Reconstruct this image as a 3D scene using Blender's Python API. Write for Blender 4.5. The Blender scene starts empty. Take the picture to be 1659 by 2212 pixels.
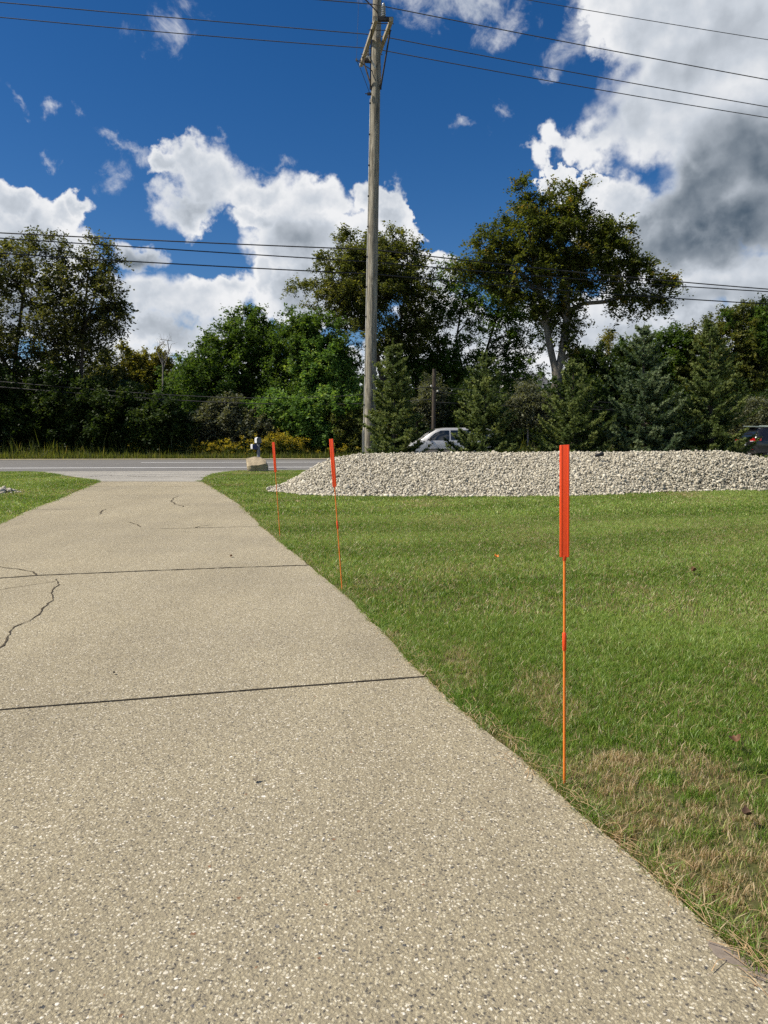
import bpy, bmesh, math, random
import numpy as np
from mathutils import Vector, Matrix

scn = bpy.context.scene
COL = scn.collection
R = math.radians

# ------------------------------------------------------------------ camera
FPX, CX, CY = 1591.0, 829.5, 1106.0        # measured focal length and centre (1659 x 2212 measuring scale)
PITCH = math.atan(151.0 / FPX)
EYE = 1.10
cam_d = bpy.data.cameras.new('camera')
cam_d.sensor_fit = 'VERTICAL'
cam_d.sensor_height = 36.0
cam_d.lens = FPX / 2212.0 * 36.0
cam_d.clip_start = 0.05
cam_d.clip_end = 5000
cam = bpy.data.objects.new('camera', cam_d)
COL.objects.link(cam)
cam.location = (0, 0, EYE)
cam.rotation_euler = (math.pi / 2 - PITCH, 0, 0)
scn.camera = cam
scn.cycles.use_denoising = False
scn.cycles.max_bounces = 6
scn.cycles.diffuse_bounces = 3
scn.cycles.glossy_bounces = 2
scn.cycles.transmission_bounces = 4
scn.cycles.transparent_max_bounces = 4
scn.cycles.use_adaptive_sampling = True
scn.cycles.adaptive_threshold = 0.02
scn.view_settings.view_transform = 'Standard'
scn.view_settings.look = 'None'
scn.view_settings.gamma = 1
scn.view_settings.use_curve_mapping = False
scn.view_settings.exposure = 0.3

# ------------------------------------------------------------------ sun and sky
SUN_AZ = R(-100)        # measured from +Y towards +X
SUN_EL = R(49)
sd = Vector((math.sin(SUN_AZ) * math.cos(SUN_EL), math.cos(SUN_AZ) * math.cos(SUN_EL), math.sin(SUN_EL)))
sun_d = bpy.data.lights.new('sun', 'SUN')
sun_d.energy = 4.8
sun_d.angle = R(0.53)
sun_d.color = (1.0, 0.92, 0.78)
sun = bpy.data.objects.new('sun', sun_d)
COL.objects.link(sun)
sun.rotation_euler = sd.to_track_quat('Z', 'Y').to_euler()

world = bpy.data.worlds.new("World")
scn.world = world
world.use_nodes = True
world.cycles.sampling_method = 'MANUAL'
world.cycles.sample_map_resolution = 512


class NT:
    """small helper to write node trees"""
    def __init__(self, tree):
        self.t = tree
        self.n = tree.nodes
        self.l = tree.links

    def node(self, typ, **kw):
        nd = self.n.new(typ)
        for k, v in kw.items():
            setattr(nd, k, v)
        return nd

    def put(self, sock, v):
        if hasattr(v, 'is_linked') or isinstance(v, bpy.types.NodeSocket):
            self.l.new(v, sock)
        elif v is not None:
            sock.default_value = v

    def math(self, op, a, b=None, c=None, clamp=False):
        nd = self.node('ShaderNodeMath', operation=op, use_clamp=clamp)
        self.put(nd.inputs[0], a)
        if b is not None:
            self.put(nd.inputs[1], b)
        if c is not None:
            self.put(nd.inputs[2], c)
        return nd.outputs[0]

    def vmath(self, op, a, b=None, scale=None):
        nd = self.node('ShaderNodeVectorMath', operation=op)
        self.put(nd.inputs[0], a)
        if b is not None:
            self.put(nd.inputs[1], b)
        if scale is not None:
            self.put(nd.inputs['Scale'], scale)
        return nd.outputs['Value'] if op in ('LENGTH', 'DOT_PRODUCT', 'DISTANCE') else nd.outputs[0]

    def mrange(self, v, a, b, c=0.0, d=1.0, smooth=True):
        nd = self.node('ShaderNodeMapRange')
        nd.interpolation_type = 'SMOOTHSTEP' if smooth else 'LINEAR'
        self.put(nd.inputs[0], v)
        self.put(nd.inputs[1], a); self.put(nd.inputs[2], b)
        self.put(nd.inputs[3], c); self.put(nd.inputs[4], d)
        return nd.outputs[0]

    def noise(self, vec, scale, detail=4, rough=0.5, dist=0.0, out=0):
        nd = self.node('ShaderNodeTexNoise')
        self.put(nd.inputs['Vector'], vec)
        nd.inputs['Scale'].default_value = scale
        nd.inputs['Detail'].default_value = detail
        nd.inputs['Roughness'].default_value = rough
        nd.inputs['Distortion'].default_value = dist
        return nd.outputs[out]

    def mix(self, f, a, b, mode='MIX'):
        nd = self.node('ShaderNodeMix', data_type='RGBA', blend_type=mode)
        self.put(nd.inputs[0], f)
        self.put(nd.inputs[6], a if not isinstance(a, tuple) else (a + (1,))[:4])
        self.put(nd.inputs[7], b if not isinstance(b, tuple) else (b + (1,))[:4])
        return nd.outputs[2]

    def ramp(self, f, stops, interp='LINEAR'):
        nd = self.node('ShaderNodeValToRGB')
        nd.color_ramp.interpolation = interp
        els = nd.color_ramp.elements
        while len(els) < len(stops):
            els.new(0.5)
        for e, (p, c) in zip(els, stops):
            e.position = p
            e.color = (c + (1,))[:4]
        self.put(nd.inputs[0], f)
        return nd.outputs[0]


def pix_azel(px, py):
    cx, cy = (px - CX) / FPX, -(py - CY) / FPX
    y = math.cos(PITCH) + cy * math.sin(PITCH)
    z = -math.sin(PITCH) + cy * math.cos(PITCH)
    v = Vector((cx, y, z)).normalized()
    return math.atan2(v.x, v.y), math.asin(v.z)


def build_sky():
    w = NT(world.node_tree)
    w.n.clear()
    out = w.node('ShaderNodeOutputWorld')
    tc = w.node('ShaderNodeTexCoord')
    direc = w.vmath('NORMALIZE', tc.outputs['Generated'])
    sky = w.node('ShaderNodeTexSky')
    sky.sky_type = 'NISHITA'
    sky.sun_disc = False
    sky.sun_elevation = SUN_EL
    sky.sun_rotation = SUN_AZ
    sky.altitude = 300
    sky.air_density = 0.9
    sky.dust_density = 0.3
    sky.ozone_density = 2.2
    # deep saturated September blue
    hs = w.node('ShaderNodeHueSaturation')
    hs.inputs['Hue'].default_value = 0.507
    hs.inputs['Saturation'].default_value = 1.38
    hs.inputs['Value'].default_value = 0.74
    w.l.new(sky.outputs[0], hs.inputs['Color'])
    bg_sky = w.node('ShaderNodeBackground')
    w.l.new(hs.outputs[0], bg_sky.inputs[0])
    bg_sky.inputs[1].default_value = 0.10

    sx = w.node('ShaderNodeSeparateXYZ')
    w.l.new(direc, sx.inputs[0])
    az = w.math('ARCTAN2', sx.outputs[0], sx.outputs[1])
    el = w.math('ARCSINE', sx.outputs[2])

    def azel(dv):
        cb = w.node('ShaderNodeCombineXYZ')
        w.l.new(az, cb.inputs[0]); w.l.new(el, cb.inputs[1])
        return cb.outputs[0]
    base = azel(direc)
    # warped coordinates give the cloud outlines their cauliflower edge
    n1 = w.noise(direc, 9.0, 5, 0.55, 0.0, 1)
    w1 = w.vmath('SCALE', w.vmath('SUBTRACT', n1, (0.5, 0.5, 0.5)), scale=0.115)
    n2 = w.noise(direc, 42.0, 6, 0.6, 0.0, 1)
    w2 = w.vmath('SCALE', w.vmath('SUBTRACT', n2, (0.5, 0.5, 0.5)), scale=0.048)
    coord = w.vmath('ADD', w.vmath('ADD', base, w1), w2)

    def field(blobs, vec):
        cur = None
        for (px, py, rx, ry, rot, amp) in blobs:
            a, e = pix_azel(px, py)
            mp = w.node('ShaderNodeMapping', vector_type='TEXTURE')
            w.l.new(vec, mp.inputs[0])
            mp.inputs['Location'].default_value = (a, e, 0)
            mp.inputs['Rotation'].default_value = (0, 0, R(rot))
            ca = 1.0 / math.sqrt(1 + ((px - CX) / FPX) ** 2)
            mp.inputs['Scale'].default_value = (rx / FPX * ca * ca * 0.95, ry / FPX * ca * 0.9, 1)
            ln = w.vmath('LENGTH', mp.outputs[0])
            f = w.math('MULTIPLY_ADD', ln, -amp, amp)
            cur = f if cur is None else w.math('SMOOTH_MAX', cur, f, 0.12)
        return cur

    solid = [(10, 450, 70, 65, 0, 1), (70, 490, 90, 70, 0, 1), (165, 442, 45, 40, 0, 1), (130, 470, 60, 50, 0, 1), (90, 545, 190, 70, 0, 1),
             (402, 345, 72, 75, 0, 1), (445, 400, 100, 85, 0, 1), (395, 450, 90, 65, 0, 1), (345, 350, 45, 45, 0, 1),
             (560, 425, 85, 60, 0, 1), (660, 455, 140, 80, 0, 1), (790, 430, 55, 62, 0, 1), (845, 445, 55, 60, 0, 1), (690, 530, 210, 80, 0, 1),
             (840, 540, 100, 95, 0, 1), (560, 490, 100, 50, 0, 1),
             (290, 555, 60, 42, 0, 1), (420, 660, 190, 80, 0, 1), (500, 635, 110, 60, 0, 1), (300, 655, 80, 75, 0, 1), (585, 605, 50, 48, 0, 1), (640, 640, 60, 60, 0, 1),
             (700, 660, 160, 80, 0, 1), (330, 740, 330, 70, 0, 1), (60, 640, 180, 120, 0, 1), (500, 820, 800, 70, 0, 1), (1200, 800, 800, 70, 0, 1),
             (1580, 40, 290, 250, 0, 1), (1470, 190, 290, 130, 10, 1), (1420, 265, 240, 100, 0, 1), (1640, 330, 330, 250, 0, 1), (1530, 390, 220, 130, 25, 1), (1800, 200, 300, 400, 0, 1),
             (1400, 80, 140, 130, 0, 1), (1540, 460, 210, 110, 0, 1), (1255, 400, 75, 45, 0, 1), (1205, 392, 40, 42, 0, 1), (1270, 470, 70, 70, 0, 1), (1345, 430, 75, 75, 0, 1), (1390, 500, 70, 60, 0, 1),
             (1480, 545, 190, 85, 0, 1), (1640, 600, 230, 110, 0, 1), (1400, 650, 200, 70, 0, 1), (1330, 740, 260, 70, 0, 1), (1560, 700, 280, 70, 0, 1),
             (960, 590, 60, 60, 0, 0.8), (1100, 700, 300, 80, 0, 0.9)]
    wisp = [(265, 300, 110, 28, -38, 0.55), (310, 350, 60, 35, -20, 0.5), (245, 370, 50, 40, 0, 0.42), (200, 390, 20, 22, 0, 0.35), (480, 318, 32, 24, -20, 0.5),
            (1005, 262, 48, 34, 0, 0.58), (1088, 236, 26, 22, 30, 0.5), (1180, 160, 30, 20, 0, 0.4), (365, 30, 95, 50, 0, 0.5), (25, 190, 45, 24, -30, 0.52),
            (120, 205, 24, 22, 0, 0.4), (180, 190, 20, 12, 0, 0.3), (60, 240, 30, 12, 0, 0.33), (100, 335, 25, 14, 20, 0.35), (600, 365, 60, 25, 0, 0.4),
            (1010, -20, 240, 62, 0, 0.75), (1110, 20, 90, 40, 0, 0.6), (1270, 70, 110, 55, 30, 0.6), (1235, 320, 90, 45, -30, 0.62), (1320, 390, 70, 40, -40, 0.55)]
    fs = field(solid, coord)
    fw = field(wisp, coord)
    # loose clouds elsewhere in the sky, all round
    other = w.math('MULTIPLY', w.math('SUBTRACT', w.noise(direc, 2.6, 4, 0.5), 0.56), 4.0)
    back = w.mrange(w.math('ABSOLUTE', az), 0.62, 0.95)
    other = w.math('SUBTRACT', w.math('MULTIPLY', w.math('ADD', other, 1.0), back), 1.0)
    fs = w.math('MAXIMUM', fs, other)

    def puffs(vec, scale):
        v = w.node('ShaderNodeTexVoronoi', feature='SMOOTH_F1' if scale < 50 else 'F1')
        v.inputs['Scale'].default_value = scale
        if scale < 50: v.inputs['Smoothness'].default_value = 0.35
        w.l.new(vec, v.inputs['Vector'])
        return w.math('SUBTRACT', 0.55, v.outputs['Distance'])

    def relief(vec):
        wv = w.vmath('ADD', vec, w.vmath('SCALE', w.vmath('SUBTRACT', w.noise(vec, 20.0, 3, 0.5, 0.0, 1), (0.5, 0.5, 0.5)), scale=0.035))
        r = w.math('MULTIPLY_ADD', puffs(wv, 33.0), 0.42, puffs(wv, 14.0))
        r = w.math('MULTIPLY_ADD', puffs(wv, 75.0), 0.20, r)
        return w.math('MULTIPLY_ADD', w.math('SUBTRACT', w.noise(vec, 60.0, 7, 0.62), 0.5), 0.40, r)
    R0 = relief(direc)
    low = w.noise(direc, 9.0, 4, 0.5)
    bump = w.math('MULTIPLY_ADD', w.math('SUBTRACT', low, 0.5), 0.75, w.math('MULTIPLY', w.math('SUBTRACT', R0, 0.12), 0.50))
    dens = w.math('ADD', bump, fs)
    soft = w.mrange(w.noise(direc, 6.0, 2, 0.5), 0.38, 0.64, 0.10, 0.55)
    a_solid = w.mrange(dens, -0.02, soft)
    densw = w.math('MULTIPLY_ADD', w.math('SUBTRACT', w.noise(direc, 24.0, 10, 0.68, 0.4), 0.5), 1.7, fw)
    a_wisp = w.math('MULTIPLY', w.mrange(densw, 0.10, 0.95), 0.8)
    alpha = w.math('MAXIMUM', a_solid, a_wisp)

    # light from the sun's side: compare thickness here and a step towards the sun
    R1 = relief(w.vmath('ADD', direc, (-0.011, 0.0, 0.012)))
    lowb = w.noise(direc, 7.0, 3, 0.45)
    lowb2 = w.noise(w.vmath('ADD', direc, (-0.035, 0.0, 0.038)), 7.0, 3, 0.45)
    rel = w.math('MULTIPLY_ADD', w.math('SUBTRACT', R0, R1), 0.42, w.math('MULTIPLY', w.math('SUBTRACT', lowb, lowb2), 0.8))
    grey_blobs = [(1620, 475, 340, 120, 8, 1.15), (1490, 430, 190, 110, 28, 1.0), (1650, 350, 280, 150, 0, 0.8), (1540, 300, 160, 70, 15, 0.2),
                  (440, 455, 90, 45, 0, 0.35), (640, 540, 190, 50, 0, 0.4), (50, 540, 130, 60, 0, 0.6), (300, 570, 90, 40, 0, 0.6), (420, 710, 250, 55, 0, 0.45),
                  (1500, 640, 240, 60, 0, 0.55), (1640, 660, 210, 60, 0, 0.6), (1300, 710, 200, 60, 0, 0.5), (120, 680, 200, 80, 0, 0.5), (740, 600, 170, 60, 0, 0.4), (1000, -10, 200, 45, 0, 0.35)]
    gvec = w.vmath('ADD', base, w.vmath('SCALE', w1, scale=0.6))
    gr = w.math('MAXIMUM', field(grey_blobs, gvec), 0.0)
    gr = w.math('SMOOTH_MIN', gr, 0.86, 0.35)
    thick = w.mrange(dens, 0.12, 0.85, 0.0, 0.26)
    lum = w.math('SUBTRACT', 0.97, thick)
    lum = w.math('MULTIPLY_ADD', rel, 0.7, lum)
    lum = w.math('MULTIPLY_ADD', gr, -0.70, lum)
    lum = w.math('MAXIMUM', w.math('MINIMUM', lum, 1.0), 0.12)
    ccol = w.ramp(lum, [(0.15, (0.085, 0.125, 0.175)), (0.40, (0.30, 0.345, 0.40)), (0.72, (0.66, 0.71, 0.78)), (0.95, (0.97, 0.98, 1.0))])
    bg_c = w.node('ShaderNodeBackground')
    w.l.new(ccol, bg_c.inputs[0])
    bg_c.inputs[1].default_value = 0.73
    mx = w.node('ShaderNodeMixShader')
    w.l.new(alpha, mx.inputs[0])
    w.l.new(bg_sky.outputs[0], mx.inputs[1])
    w.l.new(bg_c.outputs[0], mx.inputs[2])
    w.l.new(mx.outputs[0], out.inputs[0])


build_sky()

# ------------------------------------------------------------------ geometry of the place
TH = R(6.0)                                  # the road runs 6 degrees off square
RD = Vector((math.cos(TH), math.sin(TH), 0))   # along the road
RN = Vector((-math.sin(TH), math.cos(TH), 0))  # across the road, away from the camera


def sstep(a, b, x):
    t = np.clip((np.asarray(x, float) - a) / (b - a), 0, 1)
    return t * t * (3 - 2 * t)


def gz(x, y):
    t = -np.asarray(x, float) * math.sin(TH) + np.asarray(y, float) * math.cos(TH)
    return 0.14 * sstep(13.0, 26.0, t)


def ray(px, py):
    cx, cy = (px - CX) / FPX, -(py - CY) / FPX
    return Vector((cx, math.cos(PITCH) + cy * math.sin(PITCH), -math.sin(PITCH) + cy * math.cos(PITCH)))


def at(px, py, Y):
    d = ray(px, py)
    k = Y / d.y
    return Vector((d.x * k, Y, EYE + d.z * k))


def gp(px, py):
    d = ray(px, py)
    z = 0.0
    for _ in range(12):
        k = (z - EYE) / d.z
        z = float(gz(d.x * k, d.y * k))
    return Vector((d.x * k, d.y * k, z))


# ------------------------------------------------------------------ helpers
def tag(o, label=None, cat=None, group=None, kind=None):
    if label: o['label'] = label
    if cat: o['category'] = cat
    if group: o['group'] = group
    if kind: o['kind'] = kind
    return o


def thing(name, label, cat, loc=(0, 0, 0), rz=0.0, group=None):
    o = bpy.data.objects.new(name, None)
    o.empty_display_size = 0.2
    COL.objects.link(o)
    o.location = loc
    o.rotation_euler = (0, 0, rz)
    return tag(o, label, cat, group)


def npmesh(name, verts, faces, mat, parent=None, tint=None, smooth=False, counts=None):
    """verts (n,3); faces (m,k) array or flat index list with counts; world coordinates, or the parent's own"""
    verts = np.asarray(verts, np.float32)
    me = bpy.data.meshes.new(name)
    me.vertices.add(len(verts))
    me.vertices.foreach_set('co', verts.ravel())
    if counts is None:
        faces = np.asarray(faces, np.int32)
        m, k = faces.shape
        flat = faces.ravel()
        starts = np.arange(0, m * k, k, dtype=np.int32)
        tot = np.full(m, k, np.int32)
    else:
        flat = np.asarray(faces, np.int32)
        tot = np.asarray(counts, np.int32)
        m = len(tot)
        starts = np.concatenate([[0], np.cumsum(tot)[:-1]]).astype(np.int32)
    me.loops.add(len(flat))
    me.loops.foreach_set('vertex_index', flat)
    me.polygons.add(m)
    me.polygons.foreach_set('loop_start', starts)
    if smooth:
        me.polygons.foreach_set('use_smooth', np.ones(m, bool))
    if tint is not None:
        a = me.attributes.new('tint', 'FLOAT', 'FACE')
        a.data.foreach_set('value', np.asarray(tint, np.float32))
    me.update(calc_edges=True)
    me.validate()
    if mat: me.materials.append(mat)
    o = bpy.data.objects.new(name, me)
    COL.objects.link(o)
    if parent is not None:
        o.parent = parent
    return o


class MB:
    """collects shapes for ONE mesh object"""
    def __init__(self):
        self.v, self.f = [], []

    def add(self, vs, fs):
        b = len(self.v)
        self.v.extend([tuple(p) for p in vs])
        self.f.extend([tuple(i + b for i in f) for f in fs])

    def box(self, c, s, rot=None):
        h = Vector(s) / 2
        vs = []
        for dx in (-1, 1):
            for dy in (-1, 1):
                for dz in (-1, 1):
                    p = Vector((dx * h.x, dy * h.y, dz * h.z))
                    if rot is not None: p = rot @ p
                    vs.append(p + Vector(c))
        self.add(vs, [(0, 1, 3, 2), (4, 6, 7, 5), (0, 4, 5, 1), (2, 3, 7, 6), (0, 2, 6, 4), (1, 5, 7, 3)])

    def beam(self, a, b, w, h, up=Vector((0, 0, 1))):
        a, b = Vector(a), Vector(b)
        d = (b - a).normalized()
        s = d.cross(up).normalized()
        u = s.cross(d).normalized()
        rot = Matrix((d, s, u)).transposed()
        self.box((a + b) / 2, ((b - a).length, w, h), rot)

    def tube(self, pts, rad, n=8, cap=True):
        pts = [Vector(p) for p in pts]
        if not hasattr(rad, '__len__'): rad = [rad] * len(pts)
        vs, fs = [], []
        prev = None
        for i, p in enumerate(pts):
            d = (pts[min(i + 1, len(pts) - 1)] - pts[max(i - 1, 0)])
            if d.length < 1e-9: d = Vector((0, 0, 1))
            d.normalize()
            if prev is None:
                ref = Vector((0, 0, 1)) if abs(d.z) < 0.9 else Vector((1, 0, 0))
                s = d.cross(ref).normalized()
            else:
                s = (prev - d * prev.dot(d)).normalized()
            prev = s
            u = d.cross(s)
            for k in range(n):
                a = 2 * math.pi * k / n
                vs.append(p + (s * math.cos(a) + u * math.sin(a)) * rad[i])
        for i in range(len(pts) - 1):
            for k in range(n):
                k2 = (k + 1) % n
                fs.append((i * n + k, i * n + k2, (i + 1) * n + k2, (i + 1) * n + k))
        if cap:
            fs.append(tuple(range(n - 1, -1, -1)))
            fs.append(tuple(range((len(pts) - 1) * n, len(pts) * n)))
        self.add(vs, fs)

    def lathe(self, prof, n=16, mtx=None):
        vs, fs = [], []
        for r, z in prof:
            for k in range(n):
                a = 2 * math.pi * k / n
                p = Vector((r * math.cos(a), r * math.sin(a), z))
                vs.append(mtx @ p if mtx is not None else p)
        for i in range(len(prof) - 1):
            for k in range(n):
                k2 = (k + 1) % n
                fs.append((i * n + k, i * n + k2, (i + 1) * n + k2, (i + 1) * n + k))
        fs.append(tuple(range(n - 1, -1, -1)))
        fs.append(tuple(range((len(prof) - 1) * n, len(prof) * n)))
        self.add(vs, fs)

    def build(self, name, mat, parent=None, smooth=None, bevel=0.0):
        me = bpy.data.meshes.new(name)
        me.from_pydata(self.v, [], self.f)
        me.update()
        if mat: me.materials.append(mat)
        if bevel > 0:
            bm = bmesh.new(); bm.from_mesh(me)
            bmesh.ops.recalc_face_normals(bm, faces=bm.faces)
            bmesh.ops.bevel(bm, geom=[e for e in bm.edges if e.is_manifold and e.calc_face_angle(0) > 0.5], offset=bevel, segments=2, affect='EDGES', clamp_overlap=True)
            bm.to_mesh(me); bm.free()
        if smooth is not None:
            me.polygons.foreach_set('use_smooth', [True] * len(me.polygons))
            me.set_sharp_from_angle(angle=R(smooth))
        o = bpy.data.objects.new(name, me)
        COL.objects.link(o)
        if parent is not None: o.parent = parent
        return o


# ------------------------------------------------------------------ materials
def mat_new(name):
    m = bpy.data.materials.new(name)
    m.use_nodes = True
    t = NT(m.node_tree)
    return m, t, t.n['Principled BSDF']


def simple(name, col, rough=0.6, metal=0.0, spec=0.5, var=0.0, vscale=8.0, bump=0.0, bscale=60.0):
    m, t, p = mat_new(name)
    p.inputs['Base Color'].default_value = (*col, 1)
    p.inputs['Roughness'].default_value = rough
    p.inputs['Metallic'].default_value = metal
    p.inputs['Specular IOR Level'].default_value = spec
    tc = t.node('ShaderNodeTexCoord')
    if var > 0:
        n = t.noise(tc.outputs['Object'], vscale, 6, 0.6)
        c = t.mix(t.mrange(n, 0.3, 0.7), tuple(x * (1 - var) for x in col), tuple(min(1, x * (1 + var)) for x in col))
        t.l.new(c, p.inputs['Base Color'])
    if bump > 0:
        b = t.node('ShaderNodeBump')
        b.inputs['Strength'].default_value = bump
        b.inputs['Distance'].default_value = 0.02
        t.l.new(t.noise(tc.outputs['Object'], bscale, 6, 0.6), b.inputs['Height'])
        t.l.new(b.outputs[0], p.inputs['Normal'])
    return m


def leaf_mat(name, stops, trans=0.25, rough=0.55, spec=0.2, attr='tint', patch=None):
    """leaf colours run along the per-leaf tint; patch mixes in a second colour by place"""
    m, t, p = mat_new(name)
    a = t.node('ShaderNodeAttribute', attribute_name=attr)
    col = t.ramp(a.outputs['Fac'], stops)
    if patch:
        geo = t.node('ShaderNodeNewGeometry')
        n = t.noise(geo.outputs['Position'], patch[0], 3, 0.5)
        col = t.mix(t.mrange(n, patch[1], patch[2]), col, patch[3], 'MIX')
    t.l.new(col, p.inputs['Base Color'])
    p.inputs['Roughness'].default_value = rough
    p.inputs['Specular IOR Level'].default_value = spec
    tr = t.node('ShaderNodeBsdfTranslucent')
    trans = min(0.5, trans + 0.22)
    bright = t.mix(1.0, col, (1.75, 1.7, 0.7), 'MULTIPLY')
    t.l.new(bright, tr.inputs[0])
    mx = t.node('ShaderNodeMixShader')
    mx.inputs[0].default_value = trans
    t.l.new(p.outputs[0], mx.inputs[1]); t.l.new(tr.outputs[0], mx.inputs[2])
    t.l.new(mx.outputs[0], t.n['Material Output'].inputs[0])
    return m


def bark_mat(name, c1, c2, scale=(14, 14, 2.5), bump=0.6):
    m, t, p = mat_new(name)
    tc = t.node('ShaderNodeTexCoord')
    mp = t.node('ShaderNodeMapping')
    mp.inputs['Scale'].default_value = scale
    t.l.new(tc.outputs['Object'], mp.inputs[0])
    n = t.noise(mp.outputs[0], 1.0, 8, 0.65, 0.6)
    t.l.new(t.ramp(n, [(0.3, c1), (0.68, c2)]), p.inputs['Base Color'])
    p.inputs['Roughness'].default_value = 0.9
    p.inputs['Specular IOR Level'].default_value = 0.15
    b = t.node('ShaderNodeBump')
    b.inputs['Strength'].default_value = bump
    b.inputs['Distance'].default_value = 0.03
    t.l.new(n, b.inputs['Height']); t.l.new(b.outputs[0], p.inputs['Normal'])
    return m


def mat_concrete():
    m, t, p = mat_new('exposed_aggregate')
    tc = t.node('ShaderNodeTexCoord')
    P = tc.outputs['Object']
    wob = t.vmath('ADD', P, t.vmath('SCALE', t.noise(P, 130.0, 3, 0.6, 0, 1), scale=0.012))

    def vor(scale, rnd=1.0):
        v = t.node('ShaderNodeTexVoronoi')
        v.inputs['Scale'].default_value = scale
        v.inputs['Randomness'].default_value = rnd
        t.l.new(wob, v.inputs['Vector'])
        return v
    v1 = vor(135.0)
    sep = t.node('ShaderNodeSeparateColor')
    t.l.new(v1.outputs['Color'], sep.inputs[0])
    peb = t.ramp(sep.outputs[0], [(0.0, (0.09, 0.085, 0.078)), (0.13, (0.17, 0.155, 0.125)), (0.3, (0.335, 0.292, 0.195)), (0.55, (0.415, 0.368, 0.25)),
                                  (0.75, (0.47, 0.425, 0.305)), (0.88, (0.57, 0.525, 0.40)), (0.965, (0.70, 0.655, 0.53)), (1.0, (0.80, 0.765, 0.67))])
    cement = t.mix(t.noise(P, 220.0, 3, 0.6), (0.225, 0.198, 0.138), (0.40, 0.352, 0.245))
    shape = t.mrange(v1.outputs['Distance'], 0.40, 0.55)
    col = t.mix(shape, peb, cement)
    # larger pebbles, some dark, white or rusty
    v2 = vor(38.0)
    s2 = t.node('ShaderNodeSeparateColor')
    t.l.new(v2.outputs['Color'], s2.inputs[0])
    big = t.ramp(s2.outputs[1], [(0.0, (0.085, 0.088, 0.09)), (0.28, (0.15, 0.148, 0.145)), (0.42, (0.25, 0.15, 0.09)), (0.50, (0.33, 0.285, 0.215)), (0.70, (0.60, 0.56, 0.45)), (0.9, (0.78, 0.75, 0.67))], 'CONSTANT')
    pick = t.math('MULTIPLY', t.math('GREATER_THAN', s2.outputs[0], 0.78), t.mrange(v2.outputs['Distance'], 0.30, 0.22))
    rsz = t.math('MULTIPLY_ADD', s2.outputs[2], 0.20, 0.12)
    pick = t.math('MULTIPLY', t.math('GREATER_THAN', s2.outputs[0], 0.80), t.math('LESS_THAN', v2.outputs['Distance'], rsz))
    col = t.mix(pick, col, big)
    # broad weathering: lighter and browner clouds, stains
    st = t.noise(P, 0.55, 6, 0.6)
    col = t.mix(1.0, col, t.ramp(st, [(0.3, (0.84, 0.83, 0.83)), (0.7, (1.06, 1.04, 1.0))]), 'MULTIPLY')
    mpt = t.node('ShaderNodeMapping'); mpt.inputs['Rotation'].default_value = (0, 0, R(16)); mpt.inputs['Scale'].default_value = (1.0, 0.10, 1)
    t.l.new(P, mpt.inputs[0])
    trk = t.noise(mpt.outputs[0], 1.1, 5, 0.6)
    col = t.mix(1.0, col, t.ramp(trk, [(0.35, (0.90, 0.89, 0.88)), (0.65, (1.04, 1.035, 1.03))]), 'MULTIPLY')
    st2 = t.noise(P, 3.2, 5, 0.65)
    col = t.mix(t.mrange(st2, 0.60, 0.75, 0, 0.28), col, (0.20, 0.17, 0.125))
    col = t.mix(1.0, col, (1.13, 1.14, 1.17), 'MULTIPLY')
    t.l.new(col, p.inputs['Base Color'])
    p.inputs['Roughness'].default_value = 0.9
    p.inputs['Specular IOR Level'].default_value = 0.08
    h = t.math('MULTIPLY_ADD', v1.outputs['Distance'], -1.0, 1.0)
    h = t.math('MULTIPLY_ADD', sep.outputs[1], 0.5, h)
    b = t.node('ShaderNodeBump')
    b.inputs['Strength'].default_value = 0.7
    b.inputs['Distance'].default_value = 0.004
    t.l.new(h, b.inputs['Height']); t.l.new(b.outputs[0], p.inputs['Normal'])
    return m


def mat_asphalt(name, c1, c2, stain=0.3):
    m, t, p = mat_new(name)
    tc = t.node('ShaderNodeTexCoord')
    P = tc.outputs['Object']
    v = t.node('ShaderNodeTexVoronoi'); v.inputs['Scale'].default_value = 70
    t.l.new(P, v.inputs['Vector'])
    s = t.node('ShaderNodeSeparateColor'); t.l.new(v.outputs['Color'], s.inputs[0])
    col = t.mix(s.outputs[0], c1, c2)
    mp = t.node('ShaderNodeMapping'); mp.inputs['Rotation'].default_value = (0, 0, -TH); mp.inputs['Scale'].default_value = (0.08, 1.3, 1)
    t.l.new(P, mp.inputs[0])
    n = t.noise(mp.outputs[0], 1.0, 6, 0.6)
    col = t.mix(t.mrange(n, 0.35, 0.7, 0, stain), col, tuple(x * 0.55 for x in c1))
    n2 = t.noise(P, 1.3, 7, 0.7)
    col = t.mix(t.mrange(n2, 0.5, 0.75, 0, stain), col, tuple(x * 1.4 for x in c2))
    t.l.new(col, p.inputs['Base Color'])
    p.inputs['Roughness'].default_value = 0.85
    b = t.node('ShaderNodeBump'); b.inputs['Strength'].default_value = 0.4; b.inputs['Distance'].default_value = 0.006
    t.l.new(v.outputs['Distance'], b.inputs['Height']); t.l.new(b.outputs[0], p.inputs['Normal'])
    return m


def mat_ground():
    m, t, p = mat_new('turf_soil')
    tc = t.node('ShaderNodeTexCoord')
    P = tc.outputs['Object']
    n = t.noise(P, 30.0, 6, 0.7)
    col = t.ramp(n, [(0.3, (0.055, 0.060, 0.022)), (0.55, (0.095, 0.100, 0.035)), (0.75, (0.16, 0.135, 0.065))])
    n2 = t.noise(P, 0.7, 4, 0.5)
    col = t.mix(t.mrange(n2, 0.45, 0.7, 0, 0.5), col, (0.12, 0.095, 0.055))
    t.l.new(col, p.inputs['Base Color'])
    p.inputs['Roughness'].default_value = 0.95
    p.inputs['Specular IOR Level'].default_value = 0.1
    return m


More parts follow.
